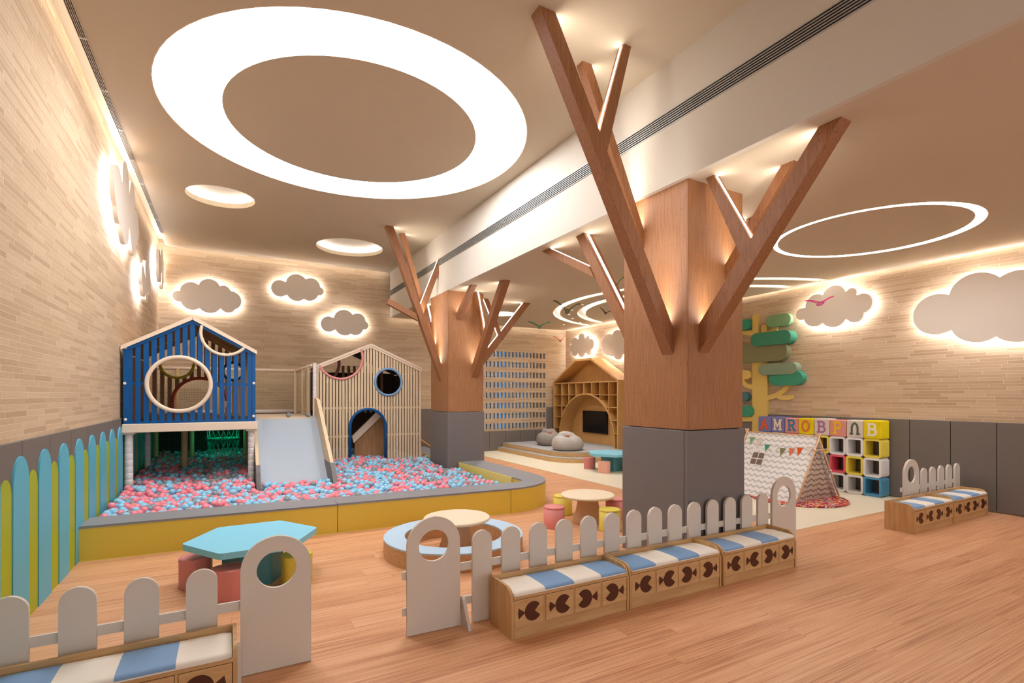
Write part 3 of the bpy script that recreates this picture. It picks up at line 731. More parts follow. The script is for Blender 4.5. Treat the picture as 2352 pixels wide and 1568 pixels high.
# deck
D = thing('play_deck', 'cream edged play deck on white wrapped posts under the blue house', 'deck', (bm_, by, 0))
MB().box(bx0 - .004, by - .03, .678, bx1 + .018, by + .02, .752).build('deck_edge', 'pipe_cream', D, bevel=.006, seg=3)
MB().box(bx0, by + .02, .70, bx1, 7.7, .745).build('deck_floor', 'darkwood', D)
def wrapped(x, y, z1, r, mat, parent, name='post', seg=.055, z0=0):
    mb = MB(); mb.smooth = True; prof = []; z = z0
    while z < z1 - .002:
        e = min(z + seg, z1); prof += [(r * .93, z), (r, z + .005), (r, e - .005), (r * .93, e)]; z = e
    mb.lathe(prof, x, y, 18); return mb.build(name, mat, parent)
for (x, y), m_, r in zip(POSTS, ['pipe_white', 'pipe_white', 'pipe_white', 'tan', 'tan', 'tan', 'tan', 'tan'], [.031, .027, .026, .03, .026, .026, .024, .024]):
    wrapped(x, y, .678 if y < 5.5 else .70, r, m_, D, 'post', .055 if m_ == 'pipe_white' else .7)
    if y < 5.5: MB().box(x - .045, y - .04, .662, x + .045, y + .04, .678).build('post_cap', 'pipe_cream', D, bevel=.004)
g = thing('net_basket', 'turquoise rope net basket hanging in the dark under the play deck', 'net', (-.05, 7.05, 0))
mb = MB(); mb.smooth = True
mb.tube([(-.05 + .17 * math.cos(R(a)), 7.05 + .17 * math.sin(R(a)), .47) for a in range(0, 360, 15)], .014, 8, closed=True); mb.build('rim', 'bluenet', g)
mb = MB()
for j in range(18):
    a0 = R(20 * j)
    for s_ in (-1, 1):
        mb.tube([(-.05 + (.17 - .03 * t) * math.cos(a0 + s_ * R(25) * t), 7.05 + (.17 - .03 * t) * math.sin(a0 + s_ * R(25) * t), .47 - .26 * t) for t in (0, .5, 1)], .003, 4)
        mb.tube([(-.05 + .17 * math.cos(a0 + s_ * R(25) * t), 7.05 + .17 * math.sin(a0 + s_ * R(25) * t), .47 + .22 * t) for t in (0, .5, 1)], .003, 4)
mb.build('netting', 'bluenet', g)
for a in (30, 150, 270):
    MB().tube([(-.05 + .17 * math.cos(R(a)), 7.05 + .17 * math.sin(R(a)), .47), (-.05 + .17 * math.cos(R(a)), 7.05 + .17 * math.sin(R(a)), .70)], .008, 6).build('hanger', 'ringpink', g)
g = thing('green_lamp', 'small round green lamp glowing above the net basket under the deck', 'lamp', (-.05, 7.05, .66))
mb = MB(); mb.smooth = True; mb.lathe([(.005, .655), (.05, .66), (.05, .685), (.045, .699)], -.05, 7.05, 20); mb.build('lamp_glass', 'glowGreen', g)
def netgrid(mb, org, du, dv, nu, nv, t=.0016):
    o_, du, dv = Vector(org), Vector(du), Vector(dv)
    nrm = du.cross(dv).normalized() * t
    for i in range(nu + 1):
        p = o_ + du * i / nu; q = p + dv; s_ = du.normalized() * t
        mb.add([p - s_, p + s_, q + s_, q - s_, p - s_ + nrm, p + s_ + nrm, q + s_ + nrm, q - s_ + nrm], [(0, 1, 2, 3), (7, 6, 5, 4), (0, 4, 5, 1), (2, 6, 7, 3), (1, 5, 6, 2), (0, 3, 7, 4)])
    for i in range(nv + 1):
        p = o_ + dv * i / nv; q = p + du; s_ = dv.normalized() * t
        mb.add([p - s_, p + s_, q + s_, q - s_, p - s_ + nrm, p + s_ + nrm, q + s_ + nrm, q - s_ + nrm], [(0, 1, 2, 3), (7, 6, 5, 4), (0, 4, 5, 1), (2, 6, 7, 3), (1, 5, 6, 2), (0, 3, 7, 4)])
    return mb
# dark netting that closes the space under the deck
g = thing('safety_net', 'dark safety net closing the space under the play deck at the back', 'net', (0, 7.62, 0))
netgrid(MB(), (-.78, 7.62, .1), (1.0, 0, 0), (0, 0, .6), 44, 26).build('netting', 'greynet', g)
MB().box(-.77, 7.66, 0, 2.3, 7.69, .70).build('shade_sheet', 'dark', g)  # black sheet put in for the darkness under the deck
# ---- landing with nets between the houses
L = thing('net_landing', 'netted landing with cream foam rails between the two play houses', 'landing', (.55, 6.4, 0))
MB().box(.23, 6.0, .70, .90, 7.62, .745).build('landing_floor', 'pipe_cream', L, bevel=.004)
MB().box(.23, 6.03, .1, .90, 6.06, .70).build('front_board', 'innerwood', L)
netgrid(MB(), (-.75, 7.6, .76), (1.58, 0, 0), (0, 0, .56), 66, 26).build('netting', 'net', L)
netgrid(MB(), (.83, 6.45, .76), (0, 1.14, 0), (0, 0, .56), 44, 26).build('netting', 'net', L)
mb = MB(); mb.smooth = True; mb.tube([(-.78, 7.6, 1.33), (.82, 7.6, 1.33)], .02, 12).build('top_rail', 'pipe_cream', L)
mb = MB(); mb.smooth = True; mb.tube([(.82, 7.6, 1.33), (.86, 6.42, 1.345)], .02, 12).build('top_rail', 'pipe_cream', L)
mb = MB(); mb.smooth = True; mb.tube([(-.78, 7.6, .78), (.82, 7.6, .78)], .022, 12).build('bottom_rail', 'pipe_white', L)
for x, y, z1, m_ in ((.81, 7.58, 1.33, 'pipe_cream'), (.84, 7.0, 1.33, 'pipe_cream'), (.85, 6.6, 1.335, 'pipe_cream'), (.875, 6.28, 1.37, 'pipe_white'), (-.12, 7.58, 1.33, 'tan'), (-.55, 7.58, 1.33, 'tan')):
    wrapped(x, y, z1, .022, m_, L, 'post', .05 if m_ == 'pipe_white' else .8, .745 if y > 6.3 else .745)
for x, y in ((.60, 6.3), (.80, 6.25)):
    mb = MB(); mb.smooth = True
    mb.lathe([(.001, .745)] + [(BR * math.sin(R(a)), .745 + BR - BR * math.cos(R(a))) for a in range(20, 161, 20)] + [(.001, .745 + 2 * BR)], x, y, 16)
    tag(mb.build('play_ball', 'ball_g'), 'grey plastic ball left on the landing above the slide, %s' % ('nearer the net' if x < .7 else 'nearer the white post'), 'ball')
# ---- slide
S = thing('slide', 'wide grey blue slide running down into the ball pit between wooden side boards', 'slide', (.55, 5.1, 0))
prof = [(6.02, .745), (5.97, .742), (5.90, .715), (5.6, .50), (5.35, .315), (5.2, .20), (5.08, .12), (5.0, .085)]
mb = MB(); mb.smooth = False
cs_ = [(.25, .022), (.31, .0), (.78, .0), (.84, .022)]
vs = [(x, y, z + dz) for y, z in prof for x, dz in cs_] + [(x, y, z - .04) for y, z in prof for x, dz in cs_]
n4 = len(prof) * 4; fs = []
for i in range(len(prof) - 1):
    for j in range(3):
        a = i * 4 + j; fs.append((a, a + 1, a + 5, a + 4)); fs.append((n4 + a, n4 + a + 4, n4 + a + 5, n4 + a + 1))
for i in range(len(prof) - 1):
    for j in (0, 3): a = i * 4 + j; fs.append((a, a + 4, n4 + a + 4, n4 + a))
for j in range(3):
    fs.append((j, j + 1, n4 + j + 1, n4 + j)); e = (len(prof) - 1) * 4 + j; fs.append((e, e + 1, n4 + e + 1, n4 + e))
mb.add(vs, fs); mb.build('slide_bed', 'slide', S)
MB().box(.25, 5.3, .0, .84, 6.0, .02).build('base_board', 'darkwood', S)
for nm, x0_, x1_, out in (('right', .84, .872, [(6.05, .96), (5.985, .965), (5.86, .936), (4.995, .33), (4.96, .30)]), ('left', .222, .25, [(6.05, .79), (5.95, .80), (5.60, .62), (5.16, .34), (5.13, .30)])):
    zc = .36
    full = out + [(out[-1][0] - .1, .12), (out[-1][0] - .1, .04), (6.05, .04)]
    # cut in a wooden upper board and a grey foot
    up = [p for p in out if p[1] > zc]; (ya, za_), (yb_, zb_) = up[-1], out[len(up)]
    yc = ya + (yb_ - ya) * (za_ - zc) / (za_ - zb_)
    MB().plate(up + [(yc, zc), (6.05, zc)], 'x', x0_, x1_).build('side_board', 'slat', S, bevel=.002)
    MB().plate([(yc, zc - .002)] + out[len(up):] + [(out[-1][0] - (.15 if nm == 'right' else .08), .13), (out[-1][0] - (.15 if nm == 'right' else .08), .03), (6.05, .03), (6.05, zc - .002)], 'x', x0_ - .002, x1_ + .002).build('side_foot', 'pad', S, bevel=.003)
# ---- pale wooden house
H = thing('play_house', 'tall pale wooden slatted play house with blue arched doorway', 'play house', (1.53, 6.35, 0))
wy = 6.35; wx0, wx1, weave, wapex = .905, 2.172, 1.345, 1.63; wm = 1.535
roofW = lambda x: weave + (wapex - weave) * (1 - (wm - x) / (wm - wx0) if x < wm else 1 - (x - wm) / (wx1 - wm)) - .03
r1_ = (1.175, 1.45, .26); r2_ = (1.753, 1.16, .165); rd = (1.50, .61, .215)
step = (wx1 - wx0 - .026) / 34
for i in range(35):
    a = wx0 + i * step; b = a + .026; spans = [(.12, .12, roofW(a), roofW(b))]
    for cx, cz, r in (r1_, r2_):
        if b < cx - r or a > cx + r: continue
        ha = math.sqrt(max(0, r * r - (a - cx) ** 2)); hb = math.sqrt(max(0, r * r - (b - cx) ** 2)); new = []
        for la, lb, ua, ub in spans:
            if min(cz - ha, ua) - la > .01: new.append((la, lb, min(cz - ha, ua), min(cz - hb, ub)))
            if ua - max(cz + ha, la) > .01: new.append((max(cz + ha, la), max(cz + hb, lb), ua, ub))
        spans = new
    if rd[0] - rd[2] < a + .011 < rd[0] + rd[2]:
        ha = math.sqrt(max(0, rd[2] ** 2 - (a - rd[0]) ** 2)); hb = math.sqrt(max(0, rd[2] ** 2 - (b - rd[0]) ** 2))
        spans = [(max(la, rd[1] + ha), max(lb, rd[1] + hb), ua, ub) for la, lb, ua, ub in spans]
    for la, lb, ua, ub in spans: MB().plate([(a, la), (b, lb), (b, ub), (a, ua)], 'y', wy, wy + .012).build('slat', 'slat', H, bevel=.001, seg=1)
for z, parts_ in ((.84, [(wx0, wx1)]), (.50, [(wx0, rd[0] - rd[2]), (rd[0] + rd[2], wx1)])):
    for a, b in parts_: MB().box(a, wy + .012, z - .012, b, wy + .022, z + .012).build('rail', 'slat', H)
MB().box(wx1 - .02, wy - .006, .12, wx1 + .006, wy + .03, weave).build('corner_post', 'slat', H, bevel=.002)
for s_ in ((wx0 - .012, weave), (wx1 + .012, weave)):
    for k_, y0_ in ((0, wy - .02), (.026, wy - .012)):
        MB().plate([(s_[0], s_[1] - k_), (wm, wapex - k_), (wm, wapex - .024 - k_), (s_[0], s_[1] - .024 - k_)], 'y', y0_, wy + .02).build('gable_rim', 'pipe_cream', H, bevel=.003)
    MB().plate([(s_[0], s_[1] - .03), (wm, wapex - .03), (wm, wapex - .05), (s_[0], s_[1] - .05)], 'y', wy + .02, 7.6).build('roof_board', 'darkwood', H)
ring(H, 'half_ring', r1_[0], r1_[1], r1_[2], wy - .006, .015, 'ringpink', R(200), R(386))
ring(H, 'porthole_ring', r2_[0], r2_[1], r2_[2], wy - .006, .015, 'ringblue')
pts = [(rd[0] - rd[2], wy - .006, .12)] + [(rd[0] - rd[2] * math.cos(R(a)), wy - .006, rd[1] + rd[2] * math.sin(R(a))) for a in range(0, 181, 8)] + [(rd[0] + rd[2], wy - .006, .12)]
mb = MB(); mb.smooth = True; mb.tube(pts, .017, 10).build('door_arch', 'blue', H)
MB().box(wx0, 7.55, .1, wx1, 7.58, weave - .03).build('back_board', 'darkwood', H)  # back, side and roof boards added in dark colour to darken the interior
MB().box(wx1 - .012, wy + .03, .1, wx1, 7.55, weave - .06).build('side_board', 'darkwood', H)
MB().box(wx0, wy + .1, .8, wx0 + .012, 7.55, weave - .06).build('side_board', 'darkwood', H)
for i in range(8):
    MB().box(1.35 + i * .075, 7.2, .75, 1.385 + i * .075, 7.21, weave + .05).build('inner_slat', 'innerwood', H)
ring(H, 'inner_ring', 1.05, 1.42, .26, 7.18, .02, 'ringpink', R(290), R(375))
q = [inY(px, py, 6.6) for px, py in ((815, 1060), (815, 1012), (872, 955), (884, 955), (884, 1060))]
MB().plate([(a[0], a[1]) for a in q], 'y', 6.6, 6.615).build('ramp_panel', 'innerwood', H)
q = [inY(px, py, 6.59) for px, py in ((808, 1002), (866, 945), (875, 955), (812, 1016))]
MB().plate([(a[0], a[1]) for a in q], 'y', 6.57, 6.6).build('ramp_edge', 'pipe_cream', H, bevel=.003)
# ================================================================ PADDED PICKET FENCE ON THE LEFT WALL
g = thing('padded_fence', 'row of padded aqua and lime pickets along the left wall', 'fence', (-.79, 3.5, 0))
edges = [(0, 27, 'lg'), (27, 63, 'lb'), (63, 84, 'lg'), (84, 116, 'lb'), (116, 132, 'lg'), (132, 154, 'lb'), (154, 170, 'lg'), (170, 190, 'lb'), (190, 203, 'lg'), (203, 217, 'lb')]
X_ = -.785
yy = lambda px: inX(px, 1000, X_)[0]
ys = [yy(e[0]) for e in edges] + [yy(217)]
pb = yy(63) - yy(27); pg_ = yy(84) - yy(63)
y = yy(27); col = 'lb'; lst = []
yb0 = y
period = (yy(203) - yy(27)) / 4
wb = period * .60; wg = period * .40
k = 0; y = yb0 - period * 4
while y < 7.6:
    lst.append((y, y + wb, 'lb')); lst.append((y + wb, y + period, 'lg')); y += period
for a, b, c in lst:
    if b < .6: continue
    z1 = (.735 if c == 'lb' else .655)
    w_ = b - a; r = w_ / 2
    pts = [(a + .001, 0), (b - .001, 0)] + [((a + b) / 2 + (r - .001) * math.cos(R(t)), z1 - r * 1.25 + r * 1.25 * math.sin(R(t))) for t in range(0, 181, 12)]
    MB().plate(pts, 'x', XL + .0125, X_ + (.004 if c == 'lb' else 0)).build('picket', c, g, bevel=.006, seg=3)
# ================================================================ STORAGE BENCHES (local coordinates, origin at the front left foot)
BL, BD, BH = .622, .190, .208
def fish_mesh(cx, flip):
    r = .040; s = -1 if flip else 1; mb = MB(); cz = .103
    body = [(cx + s * .018, cz + .004)] + [(cx + s * (.018 + r * math.cos(R(a))), cz + r * math.sin(R(a))) for a in range(38, 338, 10)]
    body[0] = (cx + s * .026, cz)
    mb.plate(body, 'y', -.0012, .0)
    t0 = cx + s * (.018 - r + .002)
    mb.plate([(t0, cz), (t0 - s * .030, cz + .022), (t0 - s * .034, cz), (t0 - s * .030, cz - .022)], 'y', -.0012, 0)
    return mb
def make_bench(order):
    g = thing('storage_bench', 'x', 'bench')
    side = [(0, 0), (BD, 0), (BD, BH), (.052, BH)] + [(.052 - .046 * math.sin(R(a)), BH - .046 + .046 * math.cos(R(a)) - .0) for a in range(10, 91, 10)] + [(.0, BH - .056)]
    for x in (0, BL - .012): MB().plate(side, 'x', x, x + .012).build('side_panel', 'oak_v', g, bevel=.0012)
    MB().box(.012, BD - .012, .0, BL - .012, BD, BH).build('back_panel', 'oak', g, bevel=.001)
    MB().box(.012, .004, 0, BL - .012, .016, .043).build('plinth', 'oak', g, bevel=.0008)
    MB().box(.012, .002, .160, BL - .012, BD - .012, .172).build('seat_board', 'oak', g, bevel=.0008)
    MB().box(.012, .006, .043, BL - .012, BD - .012, .048).build('bottom_board', 'oak', g)
    n = 4; wd = (BL - .024) / n
    for i in range(1, n): MB().box(.012 + i * wd - .004, .0015, .048, .012 + i * wd + .004, BD - .02, .160).build('divider', 'oak_v', g)
    for i in range(n):
        a = .012 + i * wd + (.0055 if i else .002); b = .012 + (i + 1) * wd - (.0055 if i < n - 1 else .002)
        d = MB().box(a, .0, .0495, b, .012, .1585).build('drawer', 'oak', g, bevel=.0008)
        fish_mesh((a + b) / 2, i > 1).build('fish_cutout', 'fish', d)  # dark plate drawn in place of the shaded recess of the cut-out
    mb = MB(); x0, x1 = .0145, BL - .0145; nx = 24; prof = [(.0, .1735), (-.003, .180), (.002, .188), (.012, .1925), (.05, .1945), (BD - .06, .1945), (BD - .02, .190), (BD - .0135, .183)]
    vs = []
    for i in range(nx + 1):
        x = x0 + (x1 - x0) * i / nx; e = min(1, min(i, nx - i) / 1.0); 
        for y, z in prof: vs.append((x, y if e else (y * .98 + .002), z if e else z - (.004 if z > .185 else 0)))
    k = len(prof); fs = []; mats = []
    for i in range(nx):
        for j in range(k - 1):
            mb.cm = (0 if j == 0 else order[int(i * 4 / nx)]); b0 = i * k + j
            mb.f.append((b0, b0 + 1, b0 + k + 1, b0 + k)); mb.m.append(mb.cm); mb.sm.append(True)
    mb.v = vs
    mb.f.append(tuple(range(k))); mb.m.append(0); mb.sm.append(False)
    mb.f.append(tuple(reversed([nx * k + j for j in range(k)]))); mb.m.append(0); mb.sm.append(False)
    mb.f.append(tuple([i * k for i in range(nx, -1, -1)] + [])) if False else None
    mb.f.append((0, nx * k, nx * k + k - 1, k - 1)); mb.m.append(0); mb.sm.append(False)
    # front edge strip below the piping stays ivory
    mb.build('cushion', ['cush_white', 'cush_blue'], g)
    return g
pWB = make_bench([0, 1, 0, 1]); pBW = make_bench([1, 0, 1, 0])
def put(o, x, y, label, grp, z=0, rz=0):
    o.location = Vector((x, y, z)) * U; o.rotation_euler.z = rz; o['label'] = label; o['group'] = grp; return o
G1 = 'storage benches along the long white picket fence'; G2 = 'storage benches by the right wall'
put(pWB, 1.006, 1.820, 'oak storage bench nearest the camera in the long row, first cushion square ivory', G1, rz=R(-.4))
b2 = put(pBW, 1.634, 1.817, 'middle oak storage bench of the long row before the near pillar', G1, rz=R(-.5))
put(copy_tree(pBW), 2.262, 1.804, 'far right oak storage bench of the long row, beside the ring-topped fence end', G1, rz=R(-.4))
put(copy_tree(pBW), 4.303, 1.812, 'left one of the two oak storage benches by the grey padded right wall', G2)
put(copy_tree(pBW), 4.928, 1.812, 'oak storage bench touching the grey padded right wall', G2)
put(copy_tree(pBW), .025 - BL, 1.832, 'oak storage bench in the bottom left corner of the photo', 'storage benches of the room')
# ================================================================ WHITE PICKET FENCES
def fence(label, x0, y0, ang, posts, pickets, rails, foot=None):
    g = thing('picket_fence', label, 'fence', (x0, y0, 0), 'low white picket fences'); g.rotation_euler.z = 0
    m = []
    T = math.tan(ang)
    def Y(x): return y0 + (x - x0) * T
    def rot(mb):
        mb.v = [(v[0], v[1] + (v[0] - x0) * T, v[2]) for v in mb.v]; return mb
    for a, b in posts:
        hole = circ((a + b) / 2, .363, .066, 40)
        rot(MB().plate(arched(a, b, .002, .484, 24), 'y', y0, y0 + .013, [hole])).build('ring_board', 'white', g, bevel=.0025)
    for a, b in pickets:
        rot(MB().plate(arched(a, b, .002, .40, 18), 'y', y0, y0 + .012)).build('picket', 'white', g, bevel=.0025)
    for a, b in rails:
        for z in (.082, .232): rot(MB().box(a, y0 + .0125, z, b, y0 + .022, z + .034)).build('rail', 'white', g, bevel=.001)
    for f in (foot or ()):
        MB().plate([(Y(f) - .075, .001), (Y(f) + .09, .001), (Y(f) + .02, .115), (Y(f) + .0, .125), (Y(f) - .012, .115)], 'x', f - .006, f + .006).build('foot', 'white', g, bevel=.0015)
    return g
fence('long white picket fence behind the three benches, a ring board at each end', .646, 2.058, math.atan(-.0296),
      [(.646, .880), (2.945, 3.175)], [(.939 + .1442 * k, .939 + .1442 * k + .093) for k in range(14)], [(.63, 3.16)], [.893])
fence('short white picket fence at the lower left, behind the corner bench', -.80 + .3, 2.052, 0,
      [(.038, .273)], [(-.125, -.032), (-.294, -.201), (-.457, -.364), (-.618, -.525)], [(-.74, .20)], [.034])
fence('small white picket fence behind the two benches by the right wall', 4.662, 2.03, 0,
      [(4.662, 4.90)], [(4.945 + .149 * k, 4.945 + .149 * k + .092) for k in range(5)], [(4.64, 5.62)], [])
# ================================================================ ROUND TABLES AND STOOLS
def table(label, x, y, grp):
    g = thing('round_table', label, 'table', (x, y, 0), grp)
    mb = MB(); mb.smooth = True; mb.lathe([(.120, 0), (.121, .006), (.092, .10), (.076, .19), (.075, .197)], x, y, 40); mb.build('cone_base', 'tablebase', g, smooth=True)
    mb = MB(); mb.lathe([(.19, .197), (.207, .201), (.213, .208), (.213, .214), (.206, .220), (.19, .2215)], x, y, 56); mb.build('table_top', 'tabletop', g, smooth=True)
    return g
table('round beech table on a cone base inside the pale blue ring seat', 1.285, 3.045, 'low round beech tables')
table('round beech table with pink and yellow stools around it, left of the near pillar', 2.482, 3.243, 'low round beech tables')
g = thing('ring_seat', 'low ring shaped seat with pale blue top around the round table', 'seat', (1.275, 3.07, 0))
cx, cy = 1.275, 3.07
MB().plate(circ(cx, cy, .442, 72), 'z', 0, .098, [circ(cx, cy, .312, 64)]).build('wooden_side', 'ringwood', g, bevel=.001)
MB().plate(circ(cx, cy, .442, 72), 'z', .0985, .108, [circ(cx, cy, .312, 64)]).build('top_cushion', 'pale_blue', g, bevel=.003)
def stool(label, x, y, m, grp, r=.079, h=.158):
    g = thing('round_stool', label, 'stool', (x, y, 0), grp)
    mb = MB(); mb.lathe([(r * .99, 0), (r, .004), (r, h - .014)], x, y, 40); mb.build('stool_side', m, g, smooth=True)
    mb = MB(); mb.lathe([(r, h - .0135), (r * 1.015, h - .010), (r * 1.0, h - .003), (r * .93, h), (r * .3, h + .001)], x, y, 40); mb.build('stool_top', m, g, smooth=True)
    mb = MB(); mb.tube([(x + (r + .0006) * math.cos(R(a)), y + (r + .0006) * math.sin(R(a)), .007) for a in range(0, 360, 10)], .0025, 6, closed=True); mb.build('piping', m, g)
gs = 'round stools at the beech table'
stool('pink round stool at the front left of the beech table', 2.161, 3.239, 'pink', gs)
stool('yellow round stool behind the pink stool at the beech table', 2.463, 3.56, 'yel_stool', gs)
stool('yellow round stool in front of the beech table, nearest the white fence', 2.471, 2.964, 'yel_stool', gs)
stool('pink round stool half hidden behind the grey base of the near pillar', 2.76, 3.24, 'pink', gs)
# blue hexagonal tables with petal stools
def hextable(label, x, y, rot, grp):
    g = thing('hexagonal_table', label, 'table', (x, y, 0), grp)
    def hx(r, rr): 
        p = []
        for i in range(6):
            a = R(60 * i) + rot; c = Vector((x + r * math.cos(a), y + r * math.sin(a)))
            for d in (-1, 0, 1):
                b = a + d * .5; p.append((c.x - rr * math.cos(a) + rr * math.cos(b), c.y - rr * math.sin(a) + rr * math.sin(b)))
        return p
    MB().plate(hx(.15, .02), 'z', 0, .205).build('pedestal', 'teal', g, bevel=.003)
    MB().plate(hx(.325, .03), 'z', .2055, .2365).build('table_top', 'sky', g, bevel=.006, seg=3)
    return g
rot = math.atan2(3.118 - 3.126, -.175 - .121)
hextable('sky blue hexagonal table beside the ring-topped fence end at the lower left', .121, 3.12, rot, 'sky blue hexagonal tables')
hextable('sky blue hexagonal table on the cream floor in front of the stage', 4.455, 5.305, rot, 'sky blue hexagonal tables')
def petal(label, x, y, cx, cy, m, grp, h=.150, k=1.0):
    g = thing('petal_stool', label, 'stool', (x, y, 0), grp)
    d = Vector((cx - x, cy - y)).normalized(); n = Vector((-d.y, d.x))
    raw = []
    pts2 = [(-.078, -.052), (-.078, .052), (.0, .088), (.070, .035), (.070, -.035), (.0, -.088)]
    m_ = len(pts2)
    for i in range(m_):                              # rounded corners
        p0, p1, p2 = (Vector(pts2[i - 1]), Vector(pts2[i]), Vector(pts2[(i + 1) % m_]))
        a = p1 + (p0 - p1) * .36; b = p1 + (p2 - p1) * .36
        for t in (0, .25, .5, .75, 1): raw.append(a * (1 - t) ** 2 + p1 * 2 * t * (1 - t) + b * t * t)
    def o_(s): return [(x + (d * q.x + n * q.y).x * s * k, y + (d * q.x + n * q.y).y * s * k) for q in raw]
    MB().plate(o_(1), 'z', 0, h - .014).build('stool_side', m, g, bevel=.002)
    MB().plate(o_(1.012), 'z', h - .0138, h).build('stool_top', m, g, bevel=.004, seg=3)
    MB().plate(o_(1.02), 'z', .002, .009).build('piping', m, g, bevel=.002)
gp = 'petal shaped stools at the near hexagonal table'
petal('pink petal stool left of the near blue hexagonal table', -.144, 3.167, .121, 3.12, 'pink', gp)
petal('pink petal stool in front of the near blue hexagonal table, half behind the fence', .008, 2.885, .121, 3.12, 'pink', gp)
petal('yellow petal stool seen through the round hole of the fence end board', .315, 2.955, .121, 3.12, 'yel_stool', gp)
gp = 'petal shaped stools at the far hexagonal table'
petal('pink petal stool left of the far hexagonal table', 4.281, 5.545, 4.455, 5.305, 'pink', gp)
petal('peach petal stool in front of the far hexagonal table', 4.22, 5.17, 4.455, 5.305, 'peach', gp)
petal('yellow petal stool at the far hexagonal table, mostly hidden by the near pillar', 4.53, 5.03, 4.455, 5.305, 'yel_stool', gp)
# ================================================================ STAGE WITH SHELF HOUSE
g = thing('stage', 'two stepped grey topped stage with rounded wooden edges in the far corner', 'stage', (5, 7, 0))
def stepo(x0, y0, r, x1=5.675, y1=8.118):
    return [(x1, y0), (x1, y1), (x0, y1)] + [(x0 + r - r * math.cos(R(a)), y0 + r - r * math.sin(R(a))) for a in range(0, 91, 9)]
MB().plate(stepo(4.20, 5.99, .50), 'z', .004, .065).build('lower_step_side', 'stepwood', g, bevel=.001)
MB().plate(stepo(4.203, 5.993, .50), 'z', .0652, .071).build('lower_step_top', 'stepgrey', g)
MB().plate(stepo(4.31, 6.14, .45), 'z', .0712, .137).build('upper_step_side', 'stepwood', g, bevel=.001)
MB().plate(stepo(4.313, 6.143, .45), 'z', .1372, .1435).build('upper_step_top', 'stepgrey', g)
g = thing('shelf_house', 'oak house shaped bookcase with an arched niche on the stage', 'bookcase', (5.4, 7.16, .1435))
X0, X1 = 5.37, 5.66; Y0, Y1 = 6.24, 8.08; Z0 = .144; ZE = 1.238; ZT = 1.625; YA, YBm = 6.935, 7.39
t = .028
MB().box(X0, Y0, Z0, X1, Y0 + t, ZE).build('side_wall', 'shelfwood', g, bevel=.001)
MB().box(X0, Y1 - t, Z0, X1, Y1, ZE).build('side_wall', 'shelfwood', g, bevel=.001)
MB().plate([(Y0, ZE), (YA, ZT), (YA + .008, ZT - t * 1.2), (Y0 + t, ZE - .012)], 'x', X0, X1).build('roof_board', 'shelfwood', g, bevel=.001)
MB().plate([(Y1, ZE), (YBm, ZT), (YBm - .008, ZT - t * 1.2), (Y1 - t, ZE - .012)], 'x', X0, X1).build('roof_board', 'shelfwood', g, bevel=.001)
MB().plate([(YA, ZT), (YBm, ZT), (YBm - .008, ZT - t * 1.2), (YA + .008, ZT - t * 1.2)], 'x', X0, X1).build('ridge_board', 'shelfwood', g, bevel=.001)
MB().plate([(Y0 + .01, Z0), (Y1 - .01, Z0), (Y1 - .01, ZE - .01), (YBm, ZT - .03), (YA, ZT - .03), (Y0 + .01, ZE - .01)], 'x', X1 - .014, X1).build('back_panel', 'shelfwood', g)
MB().box(X0 + .01, Y0 + t, 1.205, X1 - .015, Y1 - t, 1.222).build('shelf', 'shelfwood', g)
ay, az, ar = 7.11, .24, .785
def arcy(r, a0=0, a1=180, n=36): return [(ay + r * math.cos(R(a0 + (a1 - a0) * i / n)), az + r * math.sin(R(a0 + (a1 - a0) * i / n))) for i in range(n + 1)]
MB().plate([(ay + ar, Z0)] + arcy(ar) + [(ay - ar, Z0)] + [(ay - ar + .02, Z0)] + list(reversed(arcy(ar - .02))) + [(ay + ar - .02, Z0)], 'x', X0 + .005, X1 - .015).build('arch', 'shelfwood', g)
vy = [Y0 + t] + [Y0 + t + (Y1 - Y0 - 2 * t) * i / 8 for i in range(1, 8)] + [Y1 - t]
for v in vy[1:-1]:
    d = abs(v - ay); zb = az + math.sqrt(max(0, ar ** 2 - d ** 2)) if d < ar else Z0
    MB().box(X0 + .012, v - .005, zb - .004, X1 - .015, v + .005, 1.206).build('divider', 'shelfwood', g)
for z in (1.0, .795, .59, .385):
    d = math.sqrt(max(0, ar ** 2 - (z - az) ** 2)) if z < az + ar else 0
    for a, b in ((Y0 + t, ay - d), (ay + d, Y1 - t)):
        if b - a > .01 and (z < az + ar): MB().box(X0 + .012, a, z - .005, X1 - .015, b, z + .005).build('shelf', 'shelfwood', g)
g = thing('television', 'black wall television inside the arched niche', 'television', (5.62, 7.15, .33))
MB().box(5.615, 6.81, .33, 5.643, 7.49, .715).build('housing', 'dark', g, bevel=.003)
MB().box(5.612, 6.82, .345, 5.615, 7.48, .705).build('screen', 'black', g)
